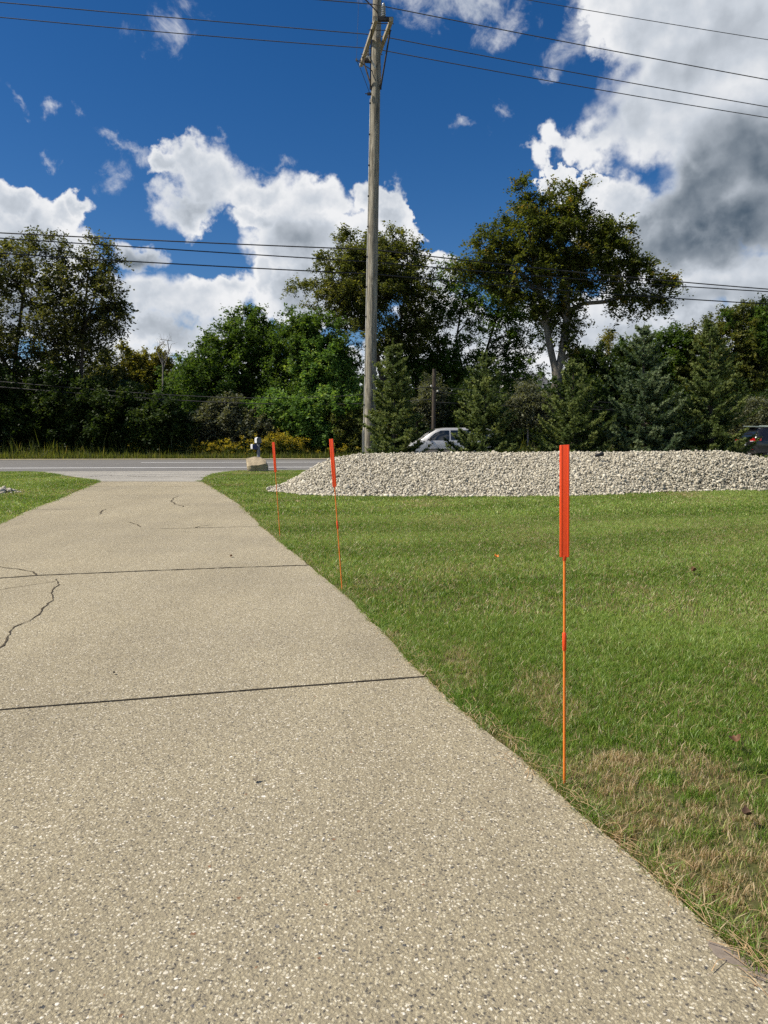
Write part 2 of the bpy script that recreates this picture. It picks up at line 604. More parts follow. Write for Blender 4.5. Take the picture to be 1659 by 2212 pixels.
def mat_grass():
    m, t, p = mat_new('lawn_blades')
    a = t.node('ShaderNodeAttribute', attribute_name='tint')
    dry = t.node('ShaderNodeAttribute', attribute_name='dry'); dry.attribute_type = 'INSTANCER'
    lite = t.node('ShaderNodeAttribute', attribute_name='lite'); lite.attribute_type = 'INSTANCER'
    green = t.ramp(a.outputs['Fac'], [(0.0, (0.103, 0.183, 0.022)), (0.45, (0.150, 0.262, 0.030)), (0.75, (0.204, 0.328, 0.045)), (0.93, (0.312, 0.400, 0.081)), (1.0, (0.484, 0.461, 0.138))])
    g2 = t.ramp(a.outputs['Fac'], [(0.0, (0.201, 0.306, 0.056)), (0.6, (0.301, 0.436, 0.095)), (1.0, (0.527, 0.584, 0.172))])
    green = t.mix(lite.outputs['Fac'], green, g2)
    straw = t.ramp(a.outputs['Fac'], [(0.0, (0.311, 0.221, 0.115)), (0.5, (0.550, 0.409, 0.241)), (1.0, (0.736, 0.607, 0.402))])
    rnd2 = t.math('FRACT', t.math('MULTIPLY', a.outputs['Fac'], 57.31))
    pick = t.math('LESS_THAN', rnd2, dry.outputs['Fac'])
    col = t.mix(pick, green, straw)
    t.l.new(col, p.inputs['Base Color'])
    p.inputs['Roughness'].default_value = 0.42
    p.inputs['Specular IOR Level'].default_value = 0.45
    tr = t.node('ShaderNodeBsdfTranslucent')
    t.l.new(t.mix(1.0, col, (1.2, 1.2, 0.7), 'MULTIPLY'), tr.inputs[0])
    mx = t.node('ShaderNodeMixShader'); mx.inputs[0].default_value = 0.42
    t.l.new(p.outputs[0], mx.inputs[1]); t.l.new(tr.outputs[0], mx.inputs[2])
    t.l.new(mx.outputs[0], t.n['Material Output'].inputs[0])
    return m


def mat_pole():
    m, t, p = mat_new('weathered_pole_wood')
    tc = t.node('ShaderNodeTexCoord')
    P = tc.outputs['Object']
    mp = t.node('ShaderNodeMapping'); mp.inputs['Scale'].default_value = (13, 13, 1.5)
    t.l.new(P, mp.inputs[0])
    n = t.noise(mp.outputs[0], 1.0, 8, 0.62, 1.4)
    mp2 = t.node('ShaderNodeMapping'); mp2.inputs['Scale'].default_value = (38, 38, 1.1)
    t.l.new(P, mp2.inputs[0])
    g = t.noise(mp2.outputs[0], 1.0, 4, 0.6)
    col = t.ramp(n, [(0.30, (0.075, 0.068, 0.055)), (0.45, (0.20, 0.18, 0.14)), (0.6, (0.33, 0.30, 0.235)), (0.75, (0.42, 0.385, 0.31))])
    col = t.mix(t.mrange(g, 0.5, 0.7, 0, 0.55), col, (0.085, 0.075, 0.06))
    col = t.mix(1.0, col, (1.13, 1.14, 1.17), 'MULTIPLY')
    t.l.new(col, p.inputs['Base Color'])
    p.inputs['Roughness'].default_value = 0.9
    p.inputs['Specular IOR Level'].default_value = 0.15
    b = t.node('ShaderNodeBump'); b.inputs['Strength'].default_value = 0.7; b.inputs['Distance'].default_value = 0.02
    t.l.new(t.math('ADD', n, g), b.inputs['Height']); t.l.new(b.outputs[0], p.inputs['Normal'])
    return m


def mat_tint(name, stops, rough=0.85, spec=0.25, bump=0.0):
    m, t, p = mat_new(name)
    a = t.node('ShaderNodeAttribute', attribute_name='tint')
    col = t.ramp(a.outputs['Fac'], stops)
    tc = t.node('ShaderNodeTexCoord')
    n = t.noise(tc.outputs['Object'], 60.0, 4, 0.6)
    col = t.mix(1.0, col, t.ramp(n, [(0.3, (0.8, 0.8, 0.8)), (0.7, (1.08, 1.07, 1.05))]), 'MULTIPLY')
    t.l.new(col, p.inputs['Base Color'])
    p.inputs['Roughness'].default_value = rough
    p.inputs['Specular IOR Level'].default_value = spec
    return m


M = {}
M['concrete'] = mat_concrete()
M['road'] = mat_asphalt('road_asphalt', (0.125, 0.120, 0.112), (0.22, 0.212, 0.20), 0.25)
M['apron'] = mat_asphalt('old_apron_asphalt', (0.25, 0.235, 0.205), (0.46, 0.435, 0.38), 0.3)
M['gutter'] = simple('concrete_gutter', (0.50, 0.43, 0.32), 0.85, var=0.15, vscale=2)
M['paint'] = simple('road_paint', (0.82, 0.82, 0.80), 0.6, var=0.08, vscale=3)
M['ground'] = mat_ground()
M['grass'] = mat_grass()
M['joint'] = simple('joint_dirt', (0.040, 0.034, 0.026), 0.95, spec=0.1, var=0.5, vscale=25)
M['crack'] = simple('crack_dirt', (0.085, 0.070, 0.050), 0.95, spec=0.1, var=0.5, vscale=25)
M['soil'] = simple('bare_soil', (0.24, 0.20, 0.165), 0.95, spec=0.1, var=0.2, vscale=30, bump=0.15, bscale=90)
M['polewood'] = mat_pole()
M['armwood'] = bark_mat('crossarm_wood', (0.20, 0.17, 0.12), (0.50, 0.45, 0.35), (20, 20, 6), 0.3)
M['steel'] = simple('galvanised_steel', (0.16, 0.155, 0.15), 0.55, metal=0.6, var=0.3, vscale=20)
M['darksteel'] = simple('rusty_dark_steel', (0.05, 0.042, 0.036), 0.7, metal=0.3, var=0.3, vscale=20)
M['fibre'] = simple('pale_fibreglass', (0.62, 0.60, 0.54), 0.5, var=0.1)
M['porcelain'] = simple('grey_porcelain', (0.33, 0.34, 0.35), 0.2, var=0.1)
M['wire'] = simple('weathered_conductor', (0.075, 0.072, 0.068), 0.6, metal=0.2)
M['cable'] = simple('black_cable_jacket', (0.018, 0.018, 0.018), 0.6)
M['conduit'] = simple('grey_conduit', (0.40, 0.39, 0.36), 0.6, var=0.2)
M['orange'] = simple('orange_marker_plastic', (0.85, 0.075, 0.012), 0.35, spec=0.5, var=0.05)
M['rod'] = simple('orange_fibreglass_rod', (0.85, 0.22, 0.03), 0.4, var=0.08, vscale=40)
M['gravel'] = mat_tint('limestone_chips', [(0.0, (0.20, 0.18, 0.14)), (0.25, (0.38, 0.345, 0.27)), (0.6, (0.54, 0.495, 0.395)), (1.0, (0.74, 0.695, 0.58))])
M['gravelbed'] = simple('gravel_dust', (0.16, 0.145, 0.115), 0.95, var=0.4, vscale=40)
M['rock'] = simple('tan_sandstone', (0.40, 0.33, 0.22), 0.9, spec=0.2, var=0.28, vscale=5, bump=0.7, bscale=18)
M['black'] = simple('black_plastic', (0.016, 0.016, 0.017), 0.4)
M['blue'] = simple('navy_plastic', (0.022, 0.035, 0.11), 0.4, var=0.1)
M['white'] = simple('white_plastic', (0.70, 0.71, 0.73), 0.35, var=0.05)
M['boxback'] = simple('grey_box_steel', (0.12, 0.13, 0.14), 0.45, var=0.1)
M['postgrey'] = simple('grey_post_plastic', (0.16, 0.17, 0.19), 0.5, var=0.1)
M['bark'] = bark_mat('dark_bark', (0.035, 0.028, 0.022), (0.12, 0.10, 0.08))
M['palebark'] = bark_mat('pale_bark', (0.085, 0.076, 0.062), (0.23, 0.205, 0.165), (8, 8, 1.5))
M['twig'] = simple('grey_twig', (0.22, 0.20, 0.18), 0.9)
G = {}
G['dark'] = leaf_mat('dark_green_leaves', [(0, (0.018, 0.034, 0.009)), (0.6, (0.036, 0.064, 0.016)), (1, (0.071, 0.096, 0.026))], 0.15)
G['olive'] = leaf_mat('olive_leaves', [(0, (0.057, 0.074, 0.020)), (0.6, (0.115, 0.133, 0.037)), (1, (0.206, 0.204, 0.062))], 0.2)
G['airy'] = leaf_mat('loose_leaves', [(0, (0.037, 0.050, 0.017)), (0.6, (0.084, 0.093, 0.029)), (1, (0.192, 0.192, 0.075))], 0.2)
G['green'] = leaf_mat('mid_green_leaves', [(0, (0.041, 0.076, 0.017)), (0.6, (0.076, 0.137, 0.026)), (1, (0.142, 0.199, 0.050))], 0.22)
G['vine'] = leaf_mat('vine_leaves', [(0, (0.064, 0.125, 0.030)), (0.6, (0.125, 0.224, 0.055)), (1, (0.251, 0.338, 0.101))], 0.22)
G['elm'] = leaf_mat('turning_leaves', [(0, (0.040, 0.058, 0.013)), (0.5, (0.084, 0.105, 0.022)), (0.9, (0.146, 0.155, 0.034)), (1, (0.246, 0.168, 0.034))], 0.25, patch=(0.35, 0.62, 0.8, (0.157, 0.118, 0.028)))
G['yellow'] = leaf_mat('yellowing_leaves', [(0, (0.090, 0.090, 0.022)), (0.6, (0.179, 0.172, 0.038)), (1, (0.329, 0.299, 0.060))], 0.25)
G['grey'] = leaf_mat('silvery_leaves', [(0, (0.062, 0.074, 0.045)), (0.6, (0.124, 0.135, 0.085)), (1, (0.214, 0.225, 0.146))], 0.15)
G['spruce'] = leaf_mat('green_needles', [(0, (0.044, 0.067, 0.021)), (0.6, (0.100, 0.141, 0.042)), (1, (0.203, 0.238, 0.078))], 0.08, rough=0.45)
G['blue'] = leaf_mat('blue_green_needles', [(0, (0.037, 0.063, 0.031)), (0.6, (0.093, 0.139, 0.071)), (1, (0.212, 0.260, 0.146))], 0.08, rough=0.45)
G['weed'] = leaf_mat('verge_weeds', [(0, (0.056, 0.080, 0.019)), (0.6, (0.112, 0.136, 0.032)), (1, (0.240, 0.208, 0.080))], 0.25)
G['gold'] = leaf_mat('goldenrod', [(0, (0.045, 0.065, 0.016)), (0.48, (0.085, 0.105, 0.028)), (0.52, (0.22, 0.185, 0.022)), (1, (0.44, 0.35, 0.045))], 0.2)

# ------------------------------------------------------------------ ground, driveway, road
def grid_ground():
    xs = np.concatenate([[-900, -300, -120, -60], np.arange(-36, 37, 1.0), [60, 120, 300, 900]])
    ys = np.concatenate([[-300, -80, -20], np.arange(-6, 56, 1.0), [80, 140, 300, 900]])
    X, Y = np.meshgrid(xs, ys)
    Z = gz(X, Y) - 0.014
    V = np.stack([X, Y, Z], -1).reshape(-1, 3)
    nx = len(xs)
    i, j = np.meshgrid(np.arange(len(ys) - 1), np.arange(nx - 1), indexing='ij')
    a = (i * nx + j).ravel()
    F = np.stack([a, a + 1, a + nx + 1, a + nx], -1)
    o = npmesh('ground', V, F, M['ground'], smooth=True)
    tag(o, kind='structure')


grid_ground()


def strip(name, left, right, ys, z, mat, nx=10, wob=0.0, seed=0):
    """sheet between two edge polylines given as (x, y) lists"""
    rng = np.random.default_rng(seed)
    lx = np.interp(ys, [p[1] for p in left], [p[0] for p in left])
    rx = np.interp(ys, [p[1] for p in right], [p[0] for p in right])
    lx = lx + rng.normal(0, 1, len(ys)) * wob
    rx = rx + rng.normal(0, 1, len(ys)) * wob
    f = np.linspace(0, 1, nx)
    X = lx[:, None] * (1 - f) + rx[:, None] * f
    Y = np.repeat(np.asarray(ys)[:, None], nx, 1)
    V = np.stack([X, Y, gz(X, Y) + z], -1).reshape(-1, 3)
    i, j = np.meshgrid(np.arange(len(ys) - 1), np.arange(nx - 1), indexing='ij')
    a = (i * nx + j).ravel()
    F = np.stack([a, a + 1, a + nx + 1, a + nx], -1)
    return npmesh(name, V, F, mat), (lx, rx)


def g2(px, py):
    p = gp(px, py)
    return (p.x, p.y)


R_EDGE = [g2(*p) for p in [(1659, 2120), (1565, 2037), (1447, 1924), (1350, 1839), (1224, 1725), (1176, 1681), (1119, 1632), (1042, 1572), (918, 1462), (768, 1305), (667, 1221.6), (565, 1137), (518.5, 1089.7), (463, 1055), (433, 1039)]]
L_EDGE = [g2(*p) for p in [(0, 1132), (69.4, 1099), (139, 1072.5), (185, 1052.7), (218, 1040)]]
sl = (R_EDGE[3][0] - R_EDGE[0][0]) / (R_EDGE[3][1] - R_EDGE[0][1])
R_EDGE.insert(0, (R_EDGE[0][0] + sl * (-4 - R_EDGE[0][1]), -4.0))
L_EDGE.insert(0, (-3.3, -4.0))
Y_END = min(R_EDGE[-1][1], L_EDGE[-1][1])
YS = np.concatenate([np.arange(-4, 14, 0.18), np.arange(14, Y_END, 0.3), [Y_END]])
drive, (DLX, DRX) = strip('driveway', L_EDGE, R_EDGE, YS, 0.0, M['concrete'], 14, 0.006, 3)
tag(drive, kind='structure')

# apron of old asphalt that flares out to the road
t_edge = gp(268, 1017.5).dot(RN)
AL = [L_EDGE[-1]] + [g2(*p) for p in [(200, 1036), (153, 1029.5), (92, 1020), (0, 1017)]]
AR = [R_EDGE[-1]] + [g2(*p) for p in [(438, 1034), (463, 1023), (482, 1019.5), (520, 1017)]]
yb = max(AL[-1][1], AR[-1][1])
AL[-1] = (AL[-1][0], yb); AR[-1] = (AR[-1][0], yb)
AYS = np.concatenate([[Y_END], np.arange(Y_END + 0.25, yb, 0.3), [yb + 0.6]])
apron, (ALX, ARX) = strip('driveway_apron', AL, AR, AYS, 0.003, M['apron'], 12, 0.03, 4)
tag(apron, kind='structure')


def on_paving(x, y):
    x, y = np.asarray(x), np.asarray(y)
    d = (y <= Y_END) & (x > np.interp(y, YS, DLX)) & (x < np.interp(y, YS, DRX))
    a = (y > Y_END) & (y < yb + 0.6) & (x > np.interp(y, AYS, ALX)) & (x < np.interp(y, AYS, ARX))
    return d | a


def road_sheet(name, t0, t1, z, mat, s0=-260, s1=320, kind='structure', parent=None):
    ss = np.arange(s0, s1 + 1, 4.0)
    V, F = [], []
    for s in ss:
        for t in (t0, t1):
            p = RD * s + RN * t
            V.append((p.x, p.y, 0.14 + z))
    for i in range(len(ss) - 1):
        F.append((2 * i, 2 * i + 2, 2 * i + 3, 2 * i + 1))
    o = npmesh(name, V, F, mat, parent)
    if kind: tag(o, kind=kind)
    return o


t_line = gp(268, 1010.8).dot(RN)
t_dash = gp(420, 999.3).dot(RN)
t_far = gp(268, 993.4).dot(RN)
t_gut = t_far + 0.9
road = road_sheet('road', t_edge - 0.1, t_far, 0.004, M['road'])
gut = road_sheet('gutter_strip', t_far, t_gut + 0.3, 0.03, M['gutter'])
road_sheet('edge_line', t_line - 0.19, t_line + 0.19, 0.009, M['paint'], kind=None, parent=road)
dash0 = gp(308, 999.3).dot(RD)
road_sheet('lane_line', t_dash - 0.18, t_dash + 0.18, 0.009, M['paint'], dash0, dash0 + 12, kind=None, parent=road)
for k in (-2, -1, 1, 2):
    road_sheet('lane_line', t_dash - 0.18, t_dash + 0.18, 0.009, M['paint'], dash0 + k * 28, dash0 + k * 28 + 12, kind=None, parent=road)


def ribbon(name, pts, w, mat, parent, seed=0, z=0.003, jit=0.02, step=0.05, wjit=0.35, taper=False):
    rng = random.Random(seed)
    P = [gp(*p) for p in pts]
    out = []
    for a, b in zip(P[:-1], P[1:]):
        n = max(1, int((b - a).length / step))
        for i in range(n):
            out.append(a.lerp(b, i / n))
    out.append(P[-1])
    V, F = [], []
    drift = 0
    for i, p in enumerate(out):
        d = (out[min(i + 1, len(out) - 1)] - out[max(i - 1, 0)]).normalized()
        s = Vector((-d.y, d.x, 0))
        drift = 0.8 * drift + rng.gauss(0, jit * 0.5)
        k = 1 - abs(2 * i / max(1, len(out) - 1) - 1) ** 3 if taper else 1
        ww = w * (1 + rng.uniform(-wjit, wjit)) * (0.25 + 0.75 * k) / 2
        c = p + s * drift
        for q in (c - s * ww, c + s * ww):
            V.append((q.x, q.y, float(gz(q.x, q.y)) + z))
    for i in range(len(out) - 1):
        F.append((2 * i, 2 * i + 2, 2 * i + 3, 2 * i + 1))
    return npmesh(name, V, F, mat, parent)


ribbon('joint', [(-500, 1571), (0, 1534), (658, 1482), (918, 1462)], 0.013, M['joint'], drive, 1, jit=0.001, wjit=0.25)
ribbon('joint', [(-300, 1260), (0, 1249), (83, 1243), (324, 1233), (667, 1221)], 0.022, M['joint'], drive, 2, jit=0.004, wjit=0.55)
ribbon('joint', [(324, 1143), (440, 1140), (567, 1137)], 0.015, M['joint'], drive, 3, jit=0.006, wjit=0.6, taper=True)
ribbon('joint', [(69, 1101), (120, 1100.5), (178, 1100)], 0.015, M['joint'], drive, 4, jit=0.004, wjit=0.6, taper=True)
ribbon('joint', [(190, 1051), (300, 1050), (463, 1052)], 0.02, M['joint'], drive, 5, jit=0.01, wjit=0.6)


def z3(x, y):
    return (x / 1.185 / 1.8228, (1750 + y / 1.185) / 1.8228)


ribbon('crack', [z3(*p) for p in [(262, 628), (275, 655), (240, 682), (236, 728), (205, 758), (182, 795), (130, 824), (62, 853), (42, 886), (5, 940), (-30, 960)]], 0.008, M['crack'], drive, 6, jit=0.012, wjit=0.7)
ribbon('crack', [z3(*p) for p in [(832, 241), (808, 254), (799, 268), (858, 291)]], 0.019, M['crack'], drive, 7, jit=0.02, wjit=0.6)
ribbon('crack', [z3(*p) for p in [(590, 362), (630, 372), (652, 387)]], 0.018, M['crack'], drive, 8, jit=0.015, wjit=0.6, taper=True)
ribbon('crack', [z3(*p) for p in [(905, 391), (935, 381), (985, 375)]], 0.018, M['crack'], drive, 9, jit=0.015, wjit=0.6, taper=True)
ribbon('crack', [z3(*p) for p in [(497, 302), (478, 312), (464, 327)]], 0.022, M['crack'], drive, 10, jit=0.02, wjit=0.6, taper=True)
ribbon('crack', [z3(*p) for p in [(-40, 562), (60, 580), (150, 596), (180, 612)]], 0.014, M['crack'], drive, 11, jit=0.012, wjit=0.6)
ribbon('crack', [z3(*p) for p in [(-60, 690), (60, 668), (160, 655), (260, 640)]], 0.006, M['crack'], drive, 12, jit=0.01, wjit=0.6)
ribbon('crack', [(175, 1031), (232, 1028), (330, 1030), (440, 1031)], 0.05, M['crack'], apron, 13, z=0.008, jit=0.05, wjit=0.5)


def blob_patch(name, px, py, rx, ry, rot, mat, z, seed):
    rng = random.Random(seed)
    c = gp(px, py)
    n = 40
    ph = [rng.uniform(0, 6.28) for _ in range(4)]
    V = [(c.x, c.y, float(gz(c.x, c.y)) + z + 0.001)]
    for k in range(n):
        a = 2 * math.pi * k / n
        r = 1 + 0.16 * math.sin(2 * a + ph[0]) + 0.12 * math.sin(3 * a + ph[1]) + 0.08 * math.sin(7 * a + ph[2]) + 0.05 * math.sin(13 * a + ph[3])
        x, y = rx * r * math.cos(a), ry * r * math.sin(a)
        q = (c.x + x * math.cos(rot) - y * math.sin(rot), c.y + x * math.sin(rot) + y * math.cos(rot))
        V.append((q[0], q[1], float(gz(*q)) + z))
    F = [(0, 1 + k, 1 + (k + 1) % n) for k in range(n)]
    o = npmesh(name, V, F, mat)
    tag(o, kind='structure')
    return o


blob_patch('soil_patch', 1622, 2085, 0.085, 0.034, R(122), M['soil'], 0.0015, 2)

# ------------------------------------------------------------------ gravel bank
STN = [((578, 1060), (582, 1056.5)), ((615, 1064), (620, 1044)), ((650, 1068), (655, 1024)), ((690, 1070), (690, 1005)), ((730, 1071), (722, 991.5)), ((790, 1072), (770, 984)),
       ((900, 1072), (880, 981.5)), ((1000, 1072.5), (1000, 980)), ((1100, 1072.5), (1110, 981)), ((1212, 1071.5), (1212, 979)), ((1330, 1068), (1330, 979.5)), ((1436, 1062), (1430, 978)),
       ((1560, 1060), (1554, 977)), ((1640, 1059), (1600, 982)), ((1740, 1058), (1650, 993)), ((1880, 1057), (1740, 1004)), ((2050, 1056), (1900, 1010)), ((2150, 1050), (2150, 1048))]
Fp = np.array([tuple(gp(*a)) for a, b in STN])
Rp = np.array([tuple(at(b[0], b[1], 17.6 if i > 0 else 16.0)) for i, (a, b) in enumerate(STN)])
for i in (0, 1, 2, 3):
    Rp[i] = tuple(at(STN[i][1][0], STN[i][1][1], 16.2 + 0.4 * i))
Rp[-1] = tuple(at(2150, 1048, 17.0))
Rp[:, 2] = np.maximum(Rp[:, 2], gz(Rp[:, 0], Rp[:, 1]) + 0.02)
Bp = Rp + np.array([0.3, 2.6, 0]) * np.clip((Rp[:, 2:3] - 0.05) / 0.7, 0.1, 1)
Bp[:, 2] = gz(Bp[:, 0], Bp[:, 1]) - 0.02


def mound_pt(s, v):
    """s 0..n-1 along stations, v 0..1 front to ridge, 1..2 ridge to back"""
    n = len(STN)
    idx = np.arange(n)
    f = np.stack([np.interp(s, idx, Fp[:, k]) for k in range(3)], -1)
    r = np.stack([np.interp(s, idx, Rp[:, k]) for k in range(3)], -1)
    b = np.stack([np.interp(s, idx, Bp[:, k]) for k in range(3)], -1)
    v = np.asarray(v)[..., None]
    v1 = np.clip(v, 0, 1); v2 = np.clip(v - 1, 0, 1)
    front = f + (r - f) * v1
    hz = (r[..., 2:3] - f[..., 2:3])
    # steep lower slope, rounded crest
    prof = 1.10 * v1 - 0.10 * v1 ** 6
    prof = np.sin(np.clip(v1, 0, 1) * math.pi / 2) * 0.35 + v1 * 0.65
    front[..., 2:3] = f[..., 2:3] + hz * prof
    backp = r + (b - r) * v2
    backp[..., 2:3] = b[..., 2:3] + (r[..., 2:3] - b[..., 2:3]) * np.cos(v2 * math.pi / 2) ** 1.3
    return np.where(v <= 1, front, backp)


def build_mound():
    S = np.linspace(0, len(STN) - 1, 120)
    Vv = np.linspace(0, 2, 25)
    SS, VV = np.meshgrid(S, Vv, indexing='ij')
    P = mound_pt(SS, VV)
    P[..., 2] -= 0.05
    nv = len(Vv)
    i, j = np.meshgrid(np.arange(len(S) - 1), np.arange(nv - 1), indexing='ij')
    a = (i * nv + j).ravel()
    F = np.stack([a, a + nv, a + nv + 1, a + 1], -1)
    o = npmesh('gravel_bank', P.reshape(-1, 3), F, M['gravelbed'], smooth=True)
    tag(o, kind='structure')


build_mound()


def ico():
    t = (1 + 5 ** 0.5) / 2
    v = np.array([(-1, t, 0), (1, t, 0), (-1, -t, 0), (1, -t, 0), (0, -1, t), (0, 1, t), (0, -1, -t), (0, 1, -t), (t, 0, -1), (t, 0, 1), (-t, 0, -1), (-t, 0, 1)], float)
    v /= np.linalg.norm(v[0])
    f = np.array([(0, 11, 5), (0, 5, 1), (0, 1, 7), (0, 7, 10), (0, 10, 11), (1, 5, 9), (5, 11, 4), (11, 10, 2), (10, 7, 6), (7, 1, 8), (3, 9, 4), (3, 4, 2), (3, 2, 6), (3, 6, 8), (3, 8, 9), (4, 9, 5), (2, 4, 11), (6, 2, 10), (8, 6, 7), (9, 8, 1)])
    return v, f


def rand_rot(rng, n):
    q = rng.normal(size=(n, 4)); q /= np.linalg.norm(q, axis=1, keepdims=True)
    w, x, y, z = q.T
    return np.stack([np.stack([1 - 2 * (y * y + z * z), 2 * (x * y - z * w), 2 * (x * z + y * w)], -1),
                     np.stack([2 * (x * y + z * w), 1 - 2 * (x * x + z * z), 2 * (y * z - x * w)], -1),
                     np.stack([2 * (x * z - y * w), 2 * (y * z + x * w), 1 - 2 * (x * x + y * y)], -1)], 1)


def stones(name, C, size, mat, rng):
    n = len(C)
    v, f = ico()
    rad = size * rng.lognormal(0, 0.36, n)
    axes = rng.uniform(0.55, 1.15, (n, 1, 3))
    vv = v[None] * (1 + rng.uniform(-0.22, 0.22, (n, 12, 1))) * axes * rad[:, None, None]
    Rm = rand_rot(rng, n)
    vv = np.einsum('nij,nkj->nki', Rm, vv)
    vv[..., 2] *= 0.85
    vv += C[:, None, :]
    F = (f[None] + (np.arange(n) * 12)[:, None, None]).reshape(-1, 3)
    tint = np.repeat(np.clip(rng.normal(0.6, 0.24, n), 0, 1), 20)
    return npmesh(name, vv.reshape(-1, 3), F, mat, tint=tint)


rng = np.random.default_rng(11)
# even cover of the bank: sample stations by their length
seg = np.linalg.norm(np.diff(Fp, axis=0), axis=1) + np.linalg.norm(np.diff(Rp, axis=0), axis=1)
cum = np.concatenate([[0], np.cumsum(seg)])
NS = 135000
s = np.interp(rng.uniform(0, cum[-1], NS), cum, np.arange(len(STN)))
v = np.where(rng.random(NS) < 0.86, rng.uniform(-0.02, 1.05, NS), rng.uniform(1.05, 2.0, NS))
Cst = mound_pt(s, v) + rng.normal(0, 1, (NS, 3)) * np.array([0.02, 0.02, 0.020])
hh = np.linalg.norm(np.stack([np.interp(s, np.arange(len(STN)), (Rp - Fp)[:, k]) for k in range(3)], -1), axis=1)
keep = rng.random(NS) < np.clip(hh / 3.0, 0.12, 1)
g = stones('gravel', Cst[keep], 0.0195, M['gravel'], rng)
tag(g, 'bank of pale crushed limestone gravel heaped beside the lawn', 'gravel', kind='stuff')
# stray chips along the toe of the bank, and a little heap on the left lawn
ns = 500
s = rng.uniform(0, len(STN) - 1, ns)
p = mound_pt(s, np.zeros(ns)); p[:, 1] -= np.abs(rng.normal(0, 0.10, ns)); p[:, 2] = gz(p[:, 0], p[:, 1]) + 0.015
c0 = gp(-14, 1064)
q = rng.normal(0, 1, (260, 3)) * np.array([0.20, 0.24, 0.0]) + np.array(c0)
q[:, 2] = gz(q[:, 0], q[:, 1]) + 0.10 * np.exp(-((q[:, 0] - c0.x) ** 2 + (q[:, 1] - c0.y) ** 2) / 0.14)
g = stones('stray_gravel', np.concatenate([p, q]), 0.030, M['gravel'], rng)
tag(g, 'loose limestone chips along the toe of the bank and in a small heap on the left lawn', 'gravel', kind='stuff')


def poly_of_mound():
    return np.concatenate([Fp[:, :2], Bp[::-1, :2]])


def inside(poly, x, y):
    x, y = np.asarray(x), np.asarray(y)
    r = np.zeros(x.shape, bool)
    n = len(poly)
    j = n - 1
    for i in range(n):
        xi, yi = poly[i]; xj, yj = poly[j]
        c = ((yi > y) != (yj > y)) & (x < (xj - xi) * (y - yi) / (yj - yi + 1e-12) + xi)
        r ^= c
        j = i
    return r


MPOLY = poly_of_mound()

# ------------------------------------------------------------------ lawn
def tuft_mesh(name, nbl, rad, hmin, hmax, width, lean, seed):
    rng = np.random.default_rng(seed)
    V, F, tint, cnt = [], [], [], []
    for i in range(nbl):
        a = rng.uniform(0, 2 * math.pi); r = rad * math.sqrt(rng.random())
        b = np.array([r * math.cos(a), r * math.sin(a), -0.004])
        h = rng.uniform(hmin, hmax)
        ld = rng.uniform(0, 2 * math.pi); l = h * abs(rng.normal(lean, 0.35))
        wd = rng.uniform(0, 2 * math.pi)
        wv = np.array([math.cos(wd), math.sin(wd), 0]) * width * rng.uniform(0.7, 1.3) / 2
        L = np.array([math.cos(ld), math.sin(ld), 0]) * l
        m = b + L * 0.35 + np.array([0, 0, h * 0.62])
        tpt = b + L + np.array([0, 0, h])
        k = len(V)
        V += [b - wv, b + wv, m + wv * 0.8, m - wv * 0.8, tpt]
        F += [k, k + 1, k + 2, k + 3, k + 3, k + 2, k + 4]
        cnt += [4, 3]
        tv = rng.random()
        tint += [tv, tv]
    o = npmesh(name, V, F, M['grass'], counts=cnt, tint=tint)
    COL.objects.unlink(o)
    return o


def scatter(name, pts, dry, lite, scl, protos, seed, label):
    rng = np.random.default_rng(seed)
    n = len(pts)
    coll = bpy.data.collections.new(name + '_tufts')
    for p in protos:
        coll.objects.link(p)
    me = bpy.data.meshes.new(name)
    me.vertices.add(n)
    me.vertices.foreach_set('co', np.asarray(pts, np.float32).ravel())

    def attr(nm, typ, data):
        a = me.attributes.new(nm, typ, 'POINT')
        a.data.foreach_set('vector' if typ == 'FLOAT_VECTOR' else 'value', np.asarray(data).ravel())
    attr('dry', 'FLOAT', np.asarray(dry, np.float32))
    attr('lite', 'FLOAT', np.asarray(lite, np.float32))
    attr('scl', 'FLOAT', np.asarray(scl, np.float32))
    rot = np.zeros((n, 3), np.float32); rot[:, 2] = rng.uniform(0, 6.283, n)
    attr('rot', 'FLOAT_VECTOR', rot)
    attr('idx', 'INT', rng.integers(0, len(protos), n).astype(np.int32))
    o = bpy.data.objects.new(name, me)
    COL.objects.link(o)
    ng = bpy.data.node_groups.new(name + '_nodes', 'GeometryNodeTree')
    ng.interface.new_socket('Geometry', in_out='INPUT', socket_type='NodeSocketGeometry')
    ng.interface.new_socket('Geometry', in_out='OUTPUT', socket_type='NodeSocketGeometry')
    N, L = ng.nodes, ng.links
    gi, go = N.new('NodeGroupInput'), N.new('NodeGroupOutput')
    iop = N.new('GeometryNodeInstanceOnPoints')
    ci = N.new('GeometryNodeCollectionInfo')
    ci.inputs['Collection'].default_value = coll
    ci.inputs['Separate Children'].default_value = True
    ci.inputs['Reset Children'].default_value = True

    def named(nm, typ):
        a = N.new('GeometryNodeInputNamedAttribute')
        a.data_type = typ
        a.inputs['Name'].default_value = nm
        return a.outputs['Attribute']
    L.new(gi.outputs[0], iop.inputs['Points'])
    L.new(ci.outputs[0], iop.inputs['Instance'])
    iop.inputs['Pick Instance'].default_value = True
    L.new(named('idx', 'INT'), iop.inputs['Instance Index'])
    L.new(named('rot', 'FLOAT_VECTOR'), iop.inputs['Rotation'])
    L.new(named('scl', 'FLOAT'), iop.inputs['Scale'])
    L.new(iop.outputs[0], go.inputs[0])
    md = o.modifiers.new('blades', 'NODES')
    md.node_group = ng
    tag(o, label, 'grass', kind='stuff')
    return o


